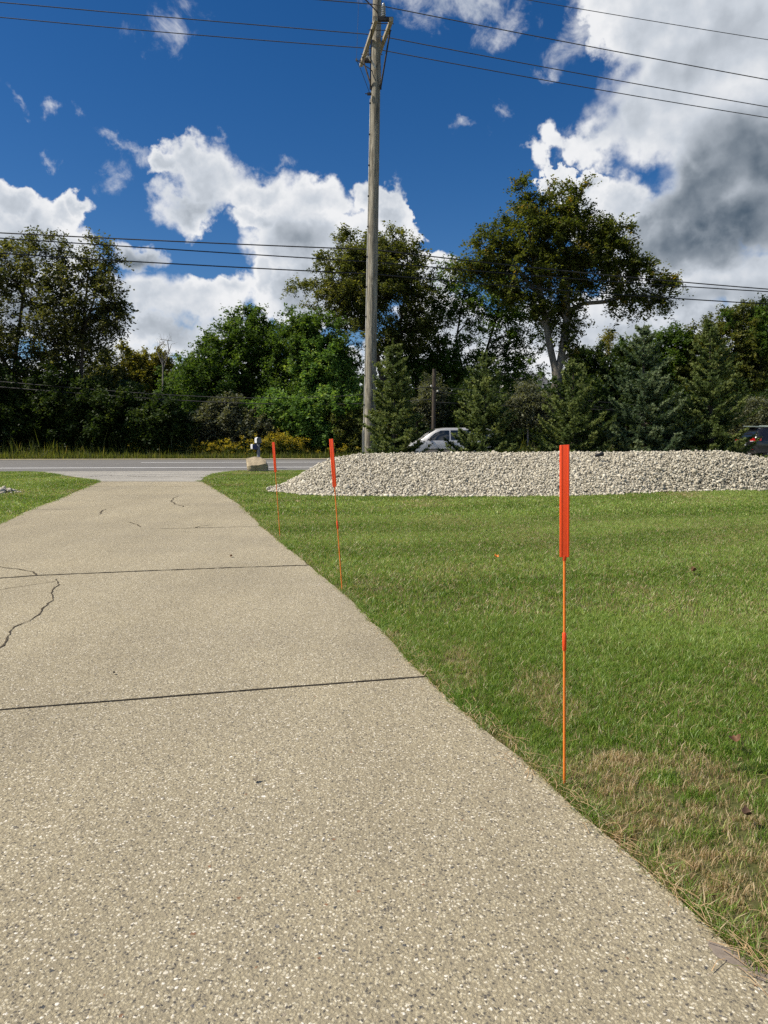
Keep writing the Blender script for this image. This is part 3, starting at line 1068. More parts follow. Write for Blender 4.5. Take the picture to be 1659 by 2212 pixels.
def vnoise(x, y, scale, seed):
    """smooth value noise 0..1"""
    rng = np.random.default_rng(seed)
    tab = rng.random((256, 256))
    X, Y = np.asarray(x) * scale + 1000, np.asarray(y) * scale + 1000
    i, j = np.floor(X).astype(int), np.floor(Y).astype(int)
    fx, fy = X - i, Y - j
    fx = fx * fx * (3 - 2 * fx); fy = fy * fy * (3 - 2 * fy)
    a = tab[i % 256, j % 256]; b = tab[(i + 1) % 256, j % 256]; c = tab[i % 256, (j + 1) % 256]; d = tab[(i + 1) % 256, (j + 1) % 256]
    return (a * (1 - fx) + b * fx) * (1 - fy) + (c * (1 - fx) + d * fx) * fy


def fbm2(x, y, scale, seed, o=4):
    r, amp, tot = 0, 1.0, 0
    for k in range(o):
        r = r + amp * vnoise(x, y, scale * 2 ** k, seed + k); tot += amp; amp *= 0.55
    return r / tot


DRYP = [(1400, 1690, 0.42, 0.38, 0.85), (1560, 1880, 0.36, 0.22, 0.85), (1420, 1880, 0.16, 0.2, 0.85), (1620, 2010, 0.2, 0.12, 0.7), (1250, 1660, 0.12, 0.25, 0.8), (1180, 1500, 0.2, 0.5, 0.5), (1000, 1440, 0.12, 0.5, 0.5), (800, 1260, 0.15, 0.6, 0.45), (1340, 1640, 0.22, 0.18, 0.95), (1420, 1760, 0.20, 0.12, 0.90), (1560, 1900, 0.2, 0.12, 0.80), (1340, 1790, 0.10, 0.16, 0.90), (1600, 1760, 0.15, 0.12, 0.80), (1500, 1860, 0.2, 0.10, 0.90), (1280, 1700, 0.1, 0.1, 0.80),
        (1130, 1300, 0.8, 0.6, 0.25), (1560, 1330, 0.6, 0.5, 0.3), (1400, 1500, 0.5, 0.25, 0.25), (900, 1160, 1.2, 1.2, 0.2), (1000, 1400, 0.3, 0.3, 0.25), (1640, 1450, 0.3, 0.3, 0.3)]
GREENP = [(1430, 1680, 0.075, 0.06), (1500, 1590, 0.12, 0.07), (1290, 1600, 0.12, 0.06), (1500, 1720, 0.1, 0.05)]


def lawn_fields(x, y):
    base = fbm2(x, y, 1.1, 5)
    dry = 0.10 + 0.34 * sstep(0.48, 0.80, base)
    for (px, py, rx, ry, a) in DRYP:
        c = gp(px, py)
        d = np.sqrt(((x - c.x) / rx) ** 2 + ((y - c.y) / ry) ** 2) + (fbm2(x, y, 6.0, 31) - 0.5) * 1.3
        dry = np.maximum(dry, a * sstep(1.15, 0.35, d))
    # worn strip along the paving
    e = np.abs(x - np.interp(y, YS, DRX))
    dry = np.maximum(dry, 0.55 * sstep(0.16, 0.03, e) * sstep(0.3, 0.6, fbm2(x, y, 3.0, 71)))
    for (px, py, rx, ry) in GREENP:
        c = gp(px, py)
        d = np.sqrt(((x - c.x) / rx) ** 2 + ((y - c.y) / ry) ** 2) + (fbm2(x, y, 9.0, 41) - 0.5) * 0.8
        dry = np.minimum(dry, 1 - 0.97 * sstep(1.1, 0.6, d))
    # mowing bands curve across the lawn
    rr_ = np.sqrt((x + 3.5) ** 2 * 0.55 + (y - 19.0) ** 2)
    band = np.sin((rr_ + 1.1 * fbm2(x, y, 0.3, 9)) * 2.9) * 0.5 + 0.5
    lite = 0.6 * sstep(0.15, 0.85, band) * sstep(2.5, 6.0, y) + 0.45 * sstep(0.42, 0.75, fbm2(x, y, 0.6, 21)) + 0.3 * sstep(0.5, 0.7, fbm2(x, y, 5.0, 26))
    return np.clip(dry, 0, 0.95), np.clip(lite, 0, 1)


def lawn_points(y0, y1, dens, seed, margin=2.2):
    rng = np.random.default_rng(seed)
    xm = y1 * 0.54 + margin
    n = int(2 * xm * (y1 - y0) * dens)
    x = rng.uniform(-xm, xm, n); y = rng.uniform(y0, y1, n)
    k = (np.abs(x) < y * 0.54 + margin) & ~on_paving(x, y) & ~inside(MPOLY, x, y)
    t = -x * math.sin(TH) + y * math.cos(TH)
    k &= t < t_edge - 0.15
    x, y = x[k], y[k]
    # thin soil margin along the paving edge stays ragged
    e = np.abs(x - np.interp(y, YS, DRX))
    kk = rng.random(len(x)) < np.clip(0.35 + e / 0.07, 0, 1)
    x, y = x[kk], y[kk]
    return np.stack([x, y, gz(x, y) - 0.012], -1)


near_t = [tuft_mesh('near_tuft', 16, 0.024, 0.015, 0.038, 0.0023, 0.6, 100 + i) for i in range(8)]
mid_t = [tuft_mesh('middle_tuft', 16, 0.045, 0.018, 0.042, 0.0042, 0.6, 200 + i) for i in range(6)]
far_t = [tuft_mesh('far_tuft', 18, 0.10, 0.022, 0.048, 0.009, 0.7, 300 + i) for i in range(6)]
for (nm, y0, y1, dens, protos, sd_, lab) in [('lawn_grass', 0.6, 4.6, 2300, near_t, 1, 'mown grass with dry straw patches on the near lawn beside the driveway'),
                                             ('middle_lawn_grass', 4.6, 11.0, 760, mid_t, 2, 'mown grass in the middle of the lawn with faint mowing bands'),
                                             ('far_lawn_grass', 11.0, 30.0, 190, far_t, 3, 'mown grass on the far lawn around the gravel bank and left of the driveway')]:
    pts = lawn_points(y0, y1, dens, sd_)
    dry, lite = lawn_fields(pts[:, 0], pts[:, 1])
    rr = np.random.default_rng(sd_ + 50)
    scl = rr.uniform(0.75, 1.25, len(pts)) * (0.85 + 0.4 * fbm2(pts[:, 0], pts[:, 1], 2.0, 55)) * (1 - 0.25 * dry)
    scatter(nm, pts, dry, lite, scl, protos, sd_, lab)

# longer tufts and overhanging blades where lawn meets paving
def edge_points():
    rng = np.random.default_rng(77)
    y = np.concatenate([rng.uniform(1.2, 4, 900), rng.uniform(4, 14, 1500)])
    x = np.interp(y, YS, DRX) + np.abs(rng.normal(0, 0.03, len(y))) + 0.005
    k = fbm2(x, y, 2.3, 88) > 0.45
    x, y = x[k], y[k]
    return np.stack([x, y, gz(x, y) - 0.01], -1)


ep = edge_points()
ed, el_ = lawn_fields(ep[:, 0], ep[:, 1])
edge_t = [tuft_mesh('edge_tuft', 10, 0.02, 0.018, 0.045, 0.0024, 1.0, 400 + i) for i in range(6)]
scatter('edge_grass', ep, np.clip(ed * 0.8, 0, 1), el_ * 0.4, np.random.default_rng(5).uniform(0.7, 1.4, len(ep)), edge_t, 9, 'ragged longer grass overhanging the right edge of the driveway')

# dead pine needles and straw along the near edge
def needles():
    rng = np.random.default_rng(8)
    V, F = [], []
    def blade(c, ang, L, w, z):
        d = np.array([math.cos(ang), math.sin(ang), 0]); s_ = np.array([-d[1], d[0], 0]) * w / 2
        k = len(V)
        bend = np.array([-d[1], d[0], 0]) * L * rng.normal(0, 0.04)
        a, m, b = c - d * L / 2, c + bend + np.array([0, 0, rng.uniform(0, 0.01)]), c + d * L / 2
        for q in (a, m, b):
            V.append(q - s_ + np.array([0, 0, z])); V.append(q + s_ + np.array([0, 0, z]))
        F.extend([(k, k + 2, k + 3, k + 1), (k + 2, k + 4, k + 5, k + 3)])
    clumps = [(1560, 2030, 16), (1600, 2060, 12), (1480, 1955, 10), (1350, 1835, 14), (1325, 1812, 8), (1400, 1880, 6), (1640, 2105, 8), (1180, 1680, 5), (1230, 1730, 4), (1090, 1600, 4), (1520, 1995, 8)]
    for px, py, n in clumps:
        c = np.array(gp(px, py))
        for _ in range(n):
            p_ = c + np.array([rng.normal(0, 0.02), rng.normal(0, 0.03), 0.004])
            if rng.random() < 0.6: continue
            blade(p_, R(118) + rng.normal(0, 0.3), rng.uniform(0.05, 0.12), 0.0017, rng.uniform(0.004, 0.02))
    for _ in range(220):
        y = rng.uniform(1.1, 4.5)
        x = np.interp(y, YS, DRX) + rng.normal(0.02, 0.04)
        blade(np.array([x, y, float(gz(x, y))]), R(120) + rng.normal(0, 0.7), rng.uniform(0.02, 0.08), 0.0018, rng.uniform(0.003, 0.03))
    for _ in range(60):
        y = rng.uniform(1.2, 3.2)
        x = np.interp(y, YS, DRX) + rng.uniform(0.05, 1.2)
        blade(np.array([x, y, float(gz(x, y))]), rng.uniform(0, 6.28), rng.uniform(0.03, 0.07), 0.0014, rng.uniform(0.012, 0.03))
    o = npmesh('dead_needles', V, F, simple('dry_straw', (0.46, 0.31, 0.16), 0.7, var=0.3, vscale=30))
    tag(o, 'dry brown pine needles and straw lying along the driveway edge', 'pine needles', kind='stuff')


needles()
exec_later = []

# ------------------------------------------------------------------ small things on the ground
def fallen_leaf(px, py, size, col, label, seed, lift=0.04, curl=0.6):
    rng = random.Random(seed)
    c = gp(px, py)
    n = 9
    V, F = [], []
    ang = rng.uniform(0, 6.28)
    for i in range(n + 1):
        u = i / n
        w = size * 0.36 * math.sin(math.pi * min(1, u * 1.02)) ** 0.8 * (1 + 0.25 * math.sin(u * 19))
        x = (u - 0.5) * size
        zc = curl * size * (2 * u - 1) ** 2
        for sgn in (-1, 0, 1):
            V.append((x, sgn * w, zc + abs(sgn) * curl * w * 0.8))
    for i in range(n):
        for j in range(2):
            a = i * 3 + j
            F.append((a, a + 3, a + 4, a + 1))
    o = npmesh('fallen_leaf', V, F, simple('dead_leaf', col, 0.7, var=0.3, vscale=60), smooth=True)
    o.location = (c.x, c.y, c.z + lift)
    o.rotation_euler = (rng.uniform(-.4, .4), rng.uniform(-.4, .4), ang)
    tag(o, label, 'leaf', 'fallen leaves')


fallen_leaf(1071, 1213, 0.055, (0.75, 0.22, 0.03), 'bright orange fallen leaf alone on the middle of the lawn', 1)
fallen_leaf(1590, 1622, 0.045, (0.13, 0.065, 0.03), 'curled brown leaf on the straw patch at the right', 2)
fallen_leaf(1612, 1782, 0.038, (0.09, 0.05, 0.028), 'small dark brown leaf in the near right dry grass', 3, 0.03)
fallen_leaf(1500, 1243, 0.07, (0.16, 0.08, 0.03), 'small brown leaf on the right of the lawn', 4, 0.035)
fallen_leaf(553, 1690, 0.022, (0.14, 0.115, 0.08), 'small grey brown leaf lying on the middle of the near driveway slab', 5, 0.006)
fallen_leaf(247, 1457, 0.018, (0.05, 0.045, 0.035), 'tiny dark leaf just beyond the near driveway joint', 6, 0.006)
fallen_leaf(500, 1204, 0.04, (0.22, 0.11, 0.05), 'rusty leaf on the driveway between two joints', 7, 0.008)


# ------------------------------------------------------------------ driveway markers
def marker(base_px, top_px, blade_bot, sleeve, label, face):
    b = gp(*base_px)
    top = at(top_px[0], top_px[1], b.y)
    root = thing('driveway_marker', label, 'driveway marker', tuple(b), 0, 'orange driveway markers')
    ax = Vector(top) - b
    H = ax.length
    # heights along the rod from the picture rows
    def along(py):
        return H * (base_px[1] - py) / (base_px[1] - top_px[1])
    zb = along(blade_bot)
    d = ax.normalized()
    xa = (Vector((1, 0, 0)) - d * d.x).normalized()
    rot = Matrix((xa, d.cross(xa), d)).transposed()
    r = MB()
    r.tube([d * -0.05, d * (zb + 0.08)], 0.0042, 10)
    r.build('rod', M['rod'], root, 40)
    if sleeve:
        s = MB()
        z0, z1 = along(sleeve[1]), along(sleeve[0])
        s.lathe([(0.0046, z0), (0.0066, z0 + 0.003), (0.0066, z1 - 0.003), (0.0046, z1)], 14, rot.to_4x4())
        s.build('sleeve', M['orange'], root, 40)
    # flat hollow reflector: bevelled slab with a shallow groove down the middle and open flutes
    w, th = 0.0300, 0.012
    hw, ht = w / 2, th / 2
    sec = [(-hw, -ht * .6), (-hw * .80, -ht), (-hw * .45, -ht), (-hw * .40, -ht * .86), (hw * .57, -ht * .88), (hw * .62, -ht), (hw * .85, -ht), (hw, -ht * .6), (hw, ht * .6), (hw * .85, ht), (-hw * .85, ht), (-hw, ht * .6)]
    f = Matrix.Rotation(face, 3, 'Z')
    m = MB()
    zs = [zb, zb + 0.002, H - 0.002, H]
    sc = [0.92, 1, 1, 0.92]
    vs, fs = [], []
    n = len(sec)
    for z, k in zip(zs, sc):
        for (x, y) in sec:
            tilt = 0.05 * x if z > zb + 0.01 else 0
            vs.append(rot @ (f @ Vector((x * k, y * k, z + tilt))))
    for i in range(len(zs) - 1):
        for j in range(n):
            j2 = (j + 1) % n
            fs.append((i * n + j, i * n + j2, (i + 1) * n + j2, (i + 1) * n + j))
    fs.append(tuple(range(n - 1, -1, -1))); fs.append(tuple(range(3 * n, 4 * n)))
    m.add(vs, fs)
    m.build('reflector', M['orange'], root, 35)
    c = MB()
    c.lathe([(0.0044, zb - 0.012), (0.006, zb - 0.010), (0.006, zb + 0.004)], 12, rot.to_4x4())
    c.build('collar', M['orange'], root, 40)


marker((1219, 1697), (1219.5, 961), 1196, (1358, 1398), 'nearest and tallest looking orange driveway marker, in the dry grass at the right', R(-12))
marker((739, 1274), (715.5, 948), 1050, (1124, 1141), 'leaning orange driveway marker at the paving edge in front of the gravel bank tip', R(-12))
marker((605, 1160), (590.5, 955), 1019, None, 'farthest orange driveway marker, leaning beside the boulder and mailbox', R(-12))


# ------------------------------------------------------------------ mailbox and boulder
def mailbox():
    Y = 27.0
    b = at(559, 1011, Y); b.z = 0.14
    u = Y / 2900.0           # one photograph pixel at this distance
    root = thing('mailbox', 'grey mailbox with a white sided navy newspaper box on a grey post by the road', 'mailbox', tuple(b), R(19))
    k = 0.96 * Y / 1591
    p = MB()
    p.lathe([(0.056, -0.1), (0.056, 0.92), (0.05, 0.93)], 8)
    p.build('post', M['postgrey'], root, 30)
    # upper box: half-barrel top, long axis towards the road
    m = MB()
    w, h, L = 0.17, 0.21, 0.50
    sec = [(-w / 2, 0)] + [(-w / 2, h * .62)] + [(w / 2 * math.cos(a), h * .62 + h * .38 * math.sin(a)) for a in np.linspace(math.pi * .86, math.pi * .14, 8)] + [(w / 2, h * .62), (w / 2, 0)]
    n = len(sec)
    vs = [(x, y, z + 0.93) for y in (-0.17, L - 0.17) for x, z in sec]
    fs = [(j, (j + 1) % n, n + (j + 1) % n, n + j) for j in range(n)]
    m.add(vs, fs)
    m.f.append(tuple(range(n, 2 * n)))
    box = m.build('letter_box', M['white'], root, 30)
    bk = MB()
    vs = [(x * 1.03, y, (z - h / 2) * 1.02 + h / 2 + 0.93) for y in (-0.185, -0.165) for x, z in sec]
    bk.add(vs, [(j, n + j, n + (j + 1) % n, (j + 1) % n) for j in range(n)] + [tuple(range(n)), tuple(range(2 * n - 1, n - 1, -1))])
    bk.build('back_panel', M['boxback'], box, 30)
    dr = MB()
    vs = [(x * 1.02, y, (z - h / 2) * 1.02 + h / 2 + 0.93) for y in (L - 0.18, L - 0.155) for x, z in sec]
    dr.add(vs, [(j, n + j, n + (j + 1) % n, (j + 1) % n) for j in range(n)] + [tuple(range(n)), tuple(range(2 * n - 1, n - 1, -1))])
    dr.build('door', M['boxback'], box, 30)
    br = MB(); br.box((0, 0.05, 0.915), (0.13, 0.34, 0.022)); br.build('bracket', M['black'], root, bevel=0.004)
    # newspaper tube, lower and to the left
    t = MB()
    w2, h2 = 0.16, 0.185
    cx, z0 = -0.15, 0.70
    s2 = []
    for qx, qz in ((-1, -1), (1, -1), (1, 1), (-1, 1)):
        for a in np.linspace(0, math.pi / 2, 4):
            a0 = {(-1, -1): math.pi, (1, -1): 1.5 * math.pi, (1, 1): 0, (-1, 1): .5 * math.pi}[(qx, qz)]
            s2.append((cx + qx * (w2 / 2 - 0.03) + 0.03 * math.cos(a0 + a), z0 + h2 / 2 + qz * (h2 / 2 - 0.03) + 0.03 * math.sin(a0 + a)))
    n = len(s2)
    t.add([(x, y, z) for y in (-0.10, 0.36) for x, z in s2], [(j, (j + 1) % n, n + (j + 1) % n, n + j) for j in range(n)])
    tube = t.build('newspaper_box', M['white'], root, 35)
    cp = MB()
    cp.add([((x - cx) * 1.02 + cx, y, (z - z0 - h2 / 2) * 1.02 + z0 + h2 / 2) for y in (-0.115, -0.095) for x, z in s2], [(j, (j + 1) % n, n + (j + 1) % n, n + j) for j in range(n)] + [tuple(range(n - 1, -1, -1)), tuple(range(n, 2 * n))])
    cp.build('back_panel', M['blue'], tube, 35)
    a = MB(); a.box((-0.07, 0.0, 0.79), (0.07, 0.04, 0.03)); a.build('bracket', M['black'], root); a = MB(); a.box((-0.05, 0.0, 0.69), (0.14, 0.05, 0.02)); a.build('bracket', M['black'], root)


mailbox()


def boulder():
    c = gp(553, 1018.5)
    s = 25.5 / 1591 * 0.96
    rng_ = random.Random(4)
    bm = bmesh.new()
    # front lip, sloping top and undercut front (x right, y away, z up), metres
    P = [(-0.31, -0.14, 0.0), (-0.20, -0.20, 0.0), (0.26, -0.20, 0.0), (0.36, -0.08, 0.0), (0.34, 0.28, 0.0), (-0.28, 0.30, 0.0),
         (-0.33, -0.16, 0.20), (-0.25, -0.25, 0.235), (-0.02, -0.27, 0.245), (0.10, -0.26, 0.25), (0.24, -0.24, 0.275), (0.33, -0.12, 0.26),
         (-0.35, 0.05, 0.40), (-0.33, 0.20, 0.46), (-0.10, 0.22, 0.47), (0.02, 0.26, 0.50), (0.16, 0.24, 0.48), (0.27, 0.18, 0.42), (0.31, 0.05, 0.36), (0.37, 0.02, 0.14)]
    for p in P:
        bm.verts.new(p)
    bmesh.ops.convex_hull(bm, input=bm.verts)
    bmesh.ops.triangulate(bm, faces=bm.faces)
    bmesh.ops.subdivide_edges(bm, edges=bm.edges, cuts=3, use_grid_fill=True)
    for v in bm.verts:
        n = Vector((math.sin(v.co.x * 31 + v.co.z * 17), math.sin(v.co.y * 27 + v.co.x * 13), math.sin(v.co.z * 35 + v.co.y * 11)))
        v.co += n * 0.007 + Vector((rng_.gauss(0, .0045), rng_.gauss(0, .0045), rng_.gauss(0, .0045)))
    me = bpy.data.meshes.new('boulder')
    bm.to_mesh(me); bm.free()
    me.polygons.foreach_set('use_smooth', [True] * len(me.polygons))
    me.set_sharp_from_angle(angle=R(28))
    me.materials.append(M['rock'])
    o = bpy.data.objects.new('boulder', me)
    COL.objects.link(o)
    o.location = (c.x, c.y + 0.2, c.z - 0.03)
    o.rotation_euler = (0, 0, R(16))
    tag(o, 'tan flat topped boulder with a dark front, set in the grass before the mailbox', 'boulder')


boulder()


# ------------------------------------------------------------------ garden spotlight on the gravel bank
def spotlight():
    p = at(1290, 986, 17.0)
    root = thing('garden_spotlight', 'small black landscape spotlight lying on the crest of the gravel bank', 'spotlight', tuple(p + Vector((0, -0.15, -0.03))), R(20))
    m = MB()
    mt = Matrix.Translation((0, 0, 0.07)) @ Matrix.Rotation(R(78), 4, 'Y')
    m.lathe([(0.028, -0.10), (0.035, -0.09), (0.037, 0.03), (0.05, 0.05), (0.052, 0.10), (0.047, 0.10), (0.044, 0.06)], 14, mt)
    m.build('housing', M['black'], root, 35)
    s = MB(); s.tube([(0, 0, -0.06), (0, 0, 0.05)], 0.012, 8); s.box((0, 0, 0.045), (0.05, 0.06, 0.02)); s.build('stake', M['black'], root)
    k = MB(); k.tube([(-0.09, 0, 0.07), (-0.16, 0.02, 0.03), (-0.24, 0.05, 0.02), (-0.32, 0.02, -0.03)], 0.005, 6); k.build('cord', M['black'], root)


spotlight()

# ------------------------------------------------------------------ the big utility pole
PY = 22.0
P0 = at(801, 800, PY); P1 = at(813, 100, PY)
PDIR = (P1 - P0) / (P1.z - P0.z)


def pole_c(z):
    return P0 + PDIR * (z - P0.z)


def insulator(mb, base, up, r=0.062, n=5, pitch=0.055):
    prof = [(0.03, -0.02), (0.035, 0.0)]
    for i in range(n):
        z = 0.01 + i * pitch
        prof += [(r * .62, z), (r, z + pitch * .25), (r, z + pitch * .45), (r * .62, z + pitch * .8)]
    top = 0.01 + n * pitch
    prof += [(0.04, top), (0.04, top + 0.05), (0.02, top + 0.075)]
    q = Vector(up).to_track_quat('Z', 'Y').to_matrix().to_4x4()
    q.translation = base
    mb.lathe(prof, 14, q)
    return top + 0.06


def utility_pole():
    b = pole_c(0.05)
    root = thing('utility_pole', 'tall weathered wooden utility pole with a crossarm, rising behind the gravel bank', 'utility pole', tuple(b))
    o = lambda p: Vector(p) - b
    m = MB()
    zs = np.linspace(-0.3, 15.6, 40)
    m.tube([o(pole_c(z)) for z in zs], [0.172 - 0.0036 * z for z in zs], 20)
    m.build('shaft', M['polewood'], root, 50)
    N1, F1 = at(813, 42, 20.9), at(780, 139, 23.34)
    zA = (N1.z + F1.z) / 2
    N1.z = F1.z = zA
    sh = Vector((0.41, 0.03, 0))
    for off in (Vector((0, 0, 0)), sh):
        a = MB(); a.beam(o(N1 + off), o(F1 + off), 0.095, 0.12); a.build('crossarm', M['armwood'], root, bevel=0.008)
    # end blocks carrying the near and far insulators
    d = (F1 - N1).normalized()
    for e, k in ((N1, 0.07), (F1, -0.20)):
        blk = MB()
        c0 = e + d * k
        blk.beam(o(c0 + Vector((-0.06, 0, 0.03))), o(c0 + sh + Vector((0.06, 0, 0.03))), 0.09, 0.10)
        blk.build('end_block', M['darksteel'], root, bevel=0.006)
    for k in (0.22, 0.55, 1.85, 2.2):
        c0 = N1 + d * k
        bolt = MB()
        bolt.tube([o(c0 + Vector((-0.11, 0, 0))), o(c0 + sh + Vector((0.11, 0, 0)))], 0.011, 8)
        bolt.build('through_bolt', M['darksteel'], root)
    # braces down to the pole
    for off, sx in ((Vector((0, 0, 0)), -1), (sh, 1)):
        for kk, zz in ((0.45, 1.28), (1.95, 1.15)):
            br = MB()
            s0 = N1 + off + d * kk + Vector((sx * 0.055, 0, -0.03))
            pc = pole_c(zA - zz)
            s1 = pc + Vector((sx * 0.145, -0.06 if kk < 1 else 0.06, 0))
            br.beam(o(s0), o(s1), 0.035, 0.035); br.box(o(s1), (0.05, 0.06, 0.10))
            br.build('brace', M['darksteel'], root)
    tops = {}
    ins = MB(); c0 = N1 + d * 0.07 + sh * 0.5 + Vector((0, 0, 0.085)); h = insulator(ins, o(c0), (0, 0, 1)); tops['near'] = c0 + Vector((0, 0, h)); ins.build('insulator', M['porcelain'], root, 40)
    ins = MB(); c0 = F1 - d * 0.20 + sh * 0.40 + Vector((0, 0, 0.085)); h = insulator(ins, o(c0), (0, 0, 1)); tops['far'] = c0 + Vector((0, 0, h)); ins.build('insulator', M['porcelain'], root, 40)
    ins = MB(); c0 = N1 + d * 1.55 + sh * 0.5 + Vector((0, 0, 0.085)); c0.x = pole_c(zA).x; insulator(ins, o(c0), (0, 0, 1)); ins.build('insulator', M['porcelain'], root, 40)
    # pale fibreglass strut, slanted rod and the jumper wire at the left
    f = MB()
    pz = at(818, 161, 22.0)
    f.beam(o(at(797, 122, 21.7)), o(at(811, 148, 21.75)), 0.055, 0.055)
    f.build('fuse_holder', M['fibre'], root, bevel=0.012)
    r = MB()
    tip = at(770, 129.5, 21.7)
    r.tube([o(tip), o(at(798, 148, 21.9)), o(at(817, 166, 21.95))], 0.014, 8); r.box(o(tip), (0.05, 0.05, 0.06)); r.build('standoff_rod', M['steel'], root)
    j = MB(); j.tube([o(tip), o(at(780, 152, 21.7)), o(at(790, 178, 21.75)), o(at(799, 203, 21.82))], 0.008, 6); j.build('jumper_wire', M['cable'], root)
    j2 = MB(); j2.tube([o(tip), o(at(772, 80, 21.6)), o(at(774, 20, 21.5)), o(at(774, -40, 21.4)), o(pole_c(14.6) + Vector((-0.13, 0, 0)))], 0.004, 6); j2.build('ground_lead', M['wire'], root)
    cl = MB(); q = at(798, 203, 21.85); cl.box(o(q), (0.12, 0.08, 0.05)); cl.tube([o(q + Vector((-0.12, 0, 0.01))), o(q)], 0.012, 6); cl.build('clamp', M['darksteel'], root)
    top_rod = MB(); top_rod.tube([o(at(778, -12, 21.6)), o(at(802, 12, 21.75)), o(at(815, 26, 21.86)), o(at(817, 36, 21.86))], 0.016, 8); top_rod.build('standoff_rod', M['darksteel'], root)
    # ground wire moulding down the left side
    cd = MB()
    zs = np.linspace(0.1, at(800, 215, PY).z, 24)
    cd.tube([o(pole_c(z) + Vector((-(0.172 - 0.0036 * z) - 0.006, -0.035, 0))) for z in zs], [0.020 if z > 1.9 else 0.032 for z in zs], 8)
    cd.build('conduit', M['conduit'], root, 40)
    for z in np.arange(0.5, 11.5, 0.85):
        st = MB()
        st.box(o(pole_c(z) + Vector((-(0.172 - 0.0036 * z) - 0.01, -0.035, 0))), (0.05, 0.055, 0.03))
        st.build('strap', M['darksteel'], root)
    # three clamps for the low cables
    for (px, py) in ((800, 538.5), (800, 566), (800, 592)):
        q = at(px, py, PY)
        cb = MB(); cb.box(o(pole_c(q.z) + Vector((0, 0.19, 0))), (0.10, 0.10, 0.09)); cb.tube([o(pole_c(q.z)), o(pole_c(q.z) + Vector((0, 0.24, 0)))], 0.012, 6)
        cb.build('cable_clamp', M['darksteel'], root)
    gd = MB(); gd.box(o(at(785, 970, 21.7)) , (0.075, 0.04, 1.1)); gd.build('guard', M['conduit'], root, bevel=0.01)
    return tops


TOPS = utility_pole()


# ------------------------------------------------------------------ overhead wires
def wire(label, Y0, left, right, rad, mat, s_left=-34, s_right=55, name='power_line', group='overhead lines', cat='power line', mid=None):
    """span either side of the pole through measured points, on the vertical plane of the line"""
    c = Vector((pole_c(8).x, Y0, 0))
    def plane(px, py):
        d = ray(px, py)
        k = (c.dot(RN)) / d.dot(RN)
        p = Vector((0, 0, EYE)) + d * k
        return ((p - c).dot(RD), p.z)
    pts = []
    for side, src, lim in ((-1, left, s_left), (1, right, s_right)):
        q = [plane(*p) for p in src]
        S = np.array([a for a, b in q]); Z = np.array([b for a, b in q])
        deg = 2 if len(q) > 2 else 1
        co = np.polyfit(S, Z, deg)
        if deg == 2 and not (0.0003 < co[0] < 0.006):
            co1 = np.polyfit(S, Z, 1); co = np.array([0.0012, 0, 0]) + np.array([0, co1[0], co1[1]])
            zz = Z - 0.0012 * S * S
            l = np.polyfit(S, zz, 1); co = np.array([0.0012, l[0], l[1]])
        ss = np.linspace(lim if side < 0 else 0, 0 if side < 0 else lim, 40)
        pts.append((ss, np.polyval(co, ss)))
    # join both spans at the pole
    z0 = (pts[0][1][-1] + pts[1][1][0]) / 2
    (sa, za), (sb, zb) = pts
    za = za + (z0 - za[-1]) * np.clip(1 + sa / 8, 0, 1)
    zb = zb + (z0 - zb[0]) * np.clip(1 - sb / 8, 0, 1)
    S = np.concatenate([sa, sb[1:]]); Z = np.concatenate([za, zb[1:]])
    m = MB()
    m.tube([c + RD * float(s) + Vector((0, 0, float(z))) for s, z in zip(S, Z)], rad, 6)
    o = m.build(name, mat, None, 60)
    tag(o, label, cat, group)
    return o


wire('conductor tied to the near insulator, highest of the three at the pole', 20.95, [(677, 0), (794, 9.5), (827, 13)], [(827, 13), (1024, 48), (1241, 96), (1659, 172)], 0.012, M['wire'])
wire('middle conductor passing behind the pole just under the top insulator', 22.3, [(0, 5), (439, 44), (794, 74)], [(843, 82), (1241, 157), (1659, 231)], 0.012, M['wire'])
wire('conductor on the far insulator, lowest of the three lines beside the crossarm', 23.2, [(0, 38), (439, 75), (783, 104)], [(833, 112), (1241, 181), (1659, 256)], 0.012, M['wire'])
wire('thin uppermost wire crossing the top right corner above the other lines', 22.0, [(677, -72), (813, -58)], [(813, -58), (1155, 0), (1327, 29), (1659, 88)], 0.009, M['wire'])
wire('upper black cable of the three running across in front of the tree crowns', 22.22, [(0, 503), (331, 519), (494, 526.5), (785, 538)], [(816, 541), (1042, 566), (1313, 595), (1659, 624.5)], 0.017, M['cable'], name='cable', cat='cable')
wire('middle black cable of the three running across in front of the tree crowns', 22.24, [(0, 515), (231, 528), (494, 548), (791, 564.6)], [(816, 567), (1042, 586), (1318, 608), (1659, 630)], 0.016, M['cable'], name='cable', cat='cable')
wire('lowest black cable of the three running across in front of the tree crowns', 22.26, [(0, 547), (331, 568.5), (494, 575.5), (791, 591.7)], [(816, 593), (1042, 611.5), (1313, 635.5), (1659, 656.5)], 0.017, M['cable'], name='cable', cat='cable')

FY = 45.5


def far_pole():
    b = at(936, 930, FY); b.z = 0.05
    t = at(938, 797, FY)
    root = thing('utility_pole', 'short dark wooden pole across the road between the first two spruces', 'utility pole', tuple(b))
    m = MB(); m.tube([Vector((0, 0, -0.2)), t - b], [0.135, 0.105], 12); m.build('shaft', M['bark'], root, 50)
    for (px, py, dx) in ((931, 834, -.16), (945, 845, .16)):
        q = at(px, py, FY) - b
        i = MB(); i.lathe([(0.02, -.05), (0.05, -.04), (0.06, 0), (0.05, .05), (0.02, .06)], 10, Matrix.Translation((q.x, -0.12, q.z))); i.tube([(t.x - b.x, 0, q.z - .05), (q.x, -0.12, q.z - .05)], 0.015, 6)
        i.build('insulator', M['fibre'], root, 40)
    return b


far_pole()


